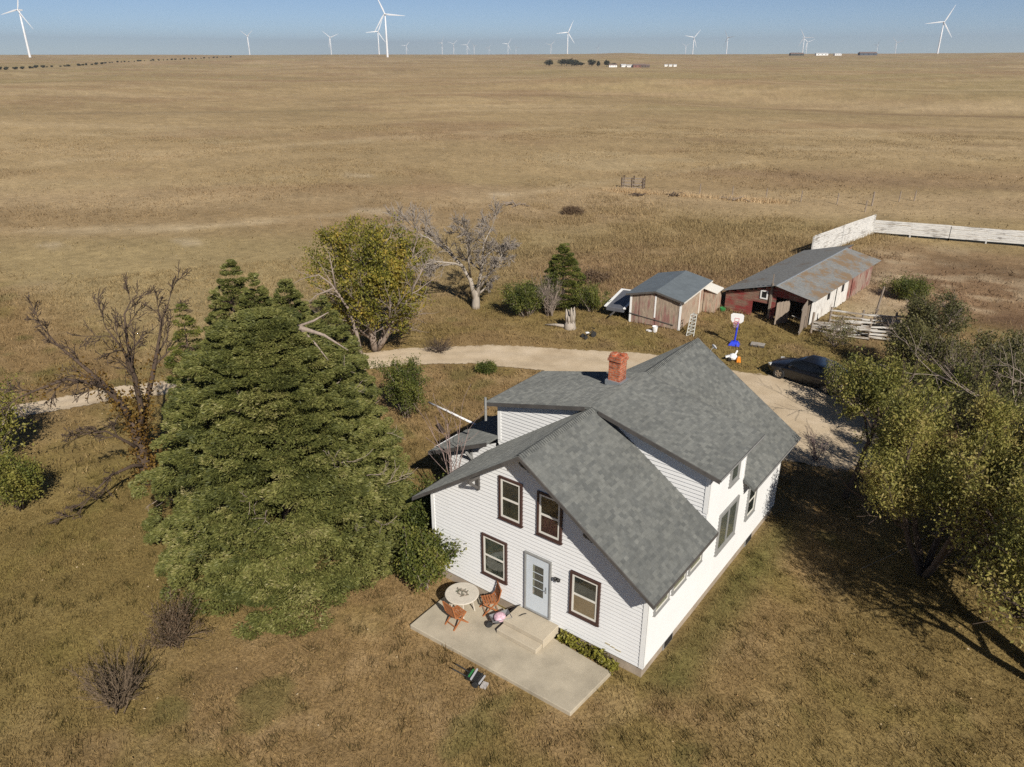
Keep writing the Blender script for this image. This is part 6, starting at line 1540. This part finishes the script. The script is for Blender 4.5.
TURB = [(-30.4, 1788, 6.1, 100, 'big turbine at the far left edge of the sky'), (-8.61, 1696, 5.2, 25, 'biggest and tallest turbine, left of the middle of the horizon'), (-9.17, 2824, -2.1, 95, 'turbine standing just behind and left of the biggest turbine'), (-17.68, 3531, -5.9, 60, 'lone medium turbine, first one right of the far left big turbine'), (-12.38, 3700, -7.5, 50, 'medium turbine between the lone left one and the biggest turbine'), (-7.31, 6310, -24.9, 80, 'tiny faint turbine next right of the biggest turbine'), (-4.84, 4989, -16.4, 90, 'small turbine, leftmost of the small cluster left of centre'), (-4.05, 5350, -18.8, 70, 'small turbine, second from the left in the cluster left of centre'), (-3.12, 5770, -21.6, 88, 'small turbine, third from the left in the cluster left of centre'), (-2.63, 6266, -24.9, 40, 'small turbine, fourth from the left in the cluster left of centre'), (-1.6, 7572, -33.5, 90, 'tiny faint turbine ending the cluster left of centre'), (-.28, 5337, -18.8, 85, 'small turbine, left one of a close pair at the centre'), (.28, 7193, -31.0, 30, 'tiny turbine, right one of a close pair at the centre'), (2.7, 5768, -21.6, 75, 'small turbine close left of the large centre right turbine'), (3.85, 2905, -2.8, 95, 'large turbine right of centre, above the far farm'), (5.95, 7610, -33.5, 90, 'tiny faint turbine right of the large centre right turbine'), (11.9, 6397, -24.9, 60, 'tiny turbine close left of a medium one over the white trailers'), (12.38, 3700, -7.5, 80, 'medium turbine over the white trailers, right of the tiny one'), (14.6, 3735, -7.5, 35, 'medium turbine alone right of the white trailers'), (19.43, 3832, -7.5, 30, 'medium turbine, taller of the pair above the green horizon shed'), (19.65, 4941, -14.3, 50, 'small turbine, shorter of the pair above the green horizon shed'), (23.89, 6301, -21.6, 90, 'tiny faint turbine above the blue horizon shed'), (24.96, 5302, -15.3, 45, 'small turbine right of the blue horizon shed'), (27.34, 2309, 2.7, 95, 'large turbine at the right end of the horizon')]
for i, (az, r, z, ra, lab) in enumerate(TURB):
    o = wt if i == 0 else copy_tree(wt)
    a = rad(az) + YAW
    o.location = (CAM[0] + r * math.sin(a), CAM[1] + r * math.cos(a), z); o.rotation_euler = (0, 0, -a + rad(-18 + 30 * (i % 3 - 1)))
    o['label'] = 'white ' + lab
    for ch in o.children:
        if ch.name.startswith('rotor'): ch.rotation_euler = (rad(90), 0, 0); ch.rotation_mode = 'XYZ'; ch.matrix_local = Matrix.Translation((0, -3.2, 80)) @ Matrix.Rotation(rad(90), 4, 'X') @ Matrix.Rotation(rad(ra), 4, 'Z')

# ------------------------------------------------------------------ air
hm = bpy.data.materials.new('thin_haze'); hm.use_nodes = True; nt = hm.node_tree; nt.nodes.remove(nt.nodes['Principled BSDF'])
pv = nt.nodes.new('ShaderNodeVolumePrincipled'); pv.inputs['Color'].default_value = (.80, .88, 1.0, 1); pv.inputs['Density'].default_value = HAZE; pv.inputs['Anisotropy'].default_value = .2
nt.links.new(pv.outputs[0], nt.nodes['Material Output'].inputs['Volume'])
mb = MB(); mb.box((0, 0, 35), (19000, 19000, 260)); hz_ = mb.build('haze', hm); tag(hz_, 'thin pale air over the range that fades the far turbines', 'haze', kind='stuff')
# ------------------------------------------------------------------ light, sky, camera
SUN_EL = rad(36); sun_dir = Vector((.846 * math.cos(SUN_EL), -.533 * math.cos(SUN_EL), math.sin(SUN_EL)))
sl = bpy.data.lights.new('sun', 'SUN'); sl.energy = 4.6; sl.angle = rad(.53); sl.color = (1.0, .94, .85)
so = link(bpy.data.objects.new('sun', sl)); so.rotation_euler = (-sun_dir).to_track_quat('-Z', 'Y').to_euler()
wd = bpy.data.worlds.new('World'); SC.world = wd; wd.use_nodes = True
nt = wd.node_tree; bgd = nt.nodes['Background']; sky = nt.nodes.new('ShaderNodeTexSky'); sky.sky_type = 'NISHITA'; sky.sun_disc = False
sky.sun_elevation = SUN_EL; sky.sun_rotation = math.atan2(sun_dir.x, sun_dir.y); sky.altitude = 1600; sky.air_density = .55; sky.dust_density = .1; sky.ozone_density = 2.2
nt.links.new(sky.outputs[0], bgd.inputs['Color']); bgd.inputs['Strength'].default_value = .058
cd = bpy.data.cameras.new('camera'); co = link(bpy.data.objects.new('camera', cd)); SC.camera = co
cd.sensor_width = 36.0; cd.lens = FPX / 1024 * 36.0; cd.clip_start = .5; cd.clip_end = 20000
co.location = CAM; co.rotation_euler = (PI / 2 - PITCH, 0, -YAW)
SC.view_settings.view_transform = 'Standard'; SC.view_settings.look = 'None'; SC.view_settings.gamma = 1; SC.view_settings.exposure = .38
SC.render.engine = 'CYCLES'; SC.cycles.use_denoising = False; SC.cycles.max_bounces = 5; SC.cycles.diffuse_bounces = 3; SC.cycles.transparent_max_bounces = 10; SC.cycles.glossy_bounces = 2; SC.cycles.caustics_reflective = False; SC.cycles.caustics_refractive = False
try: SC.cycles.denoiser = 'OPENIMAGEDENOISE'
except Exception: pass
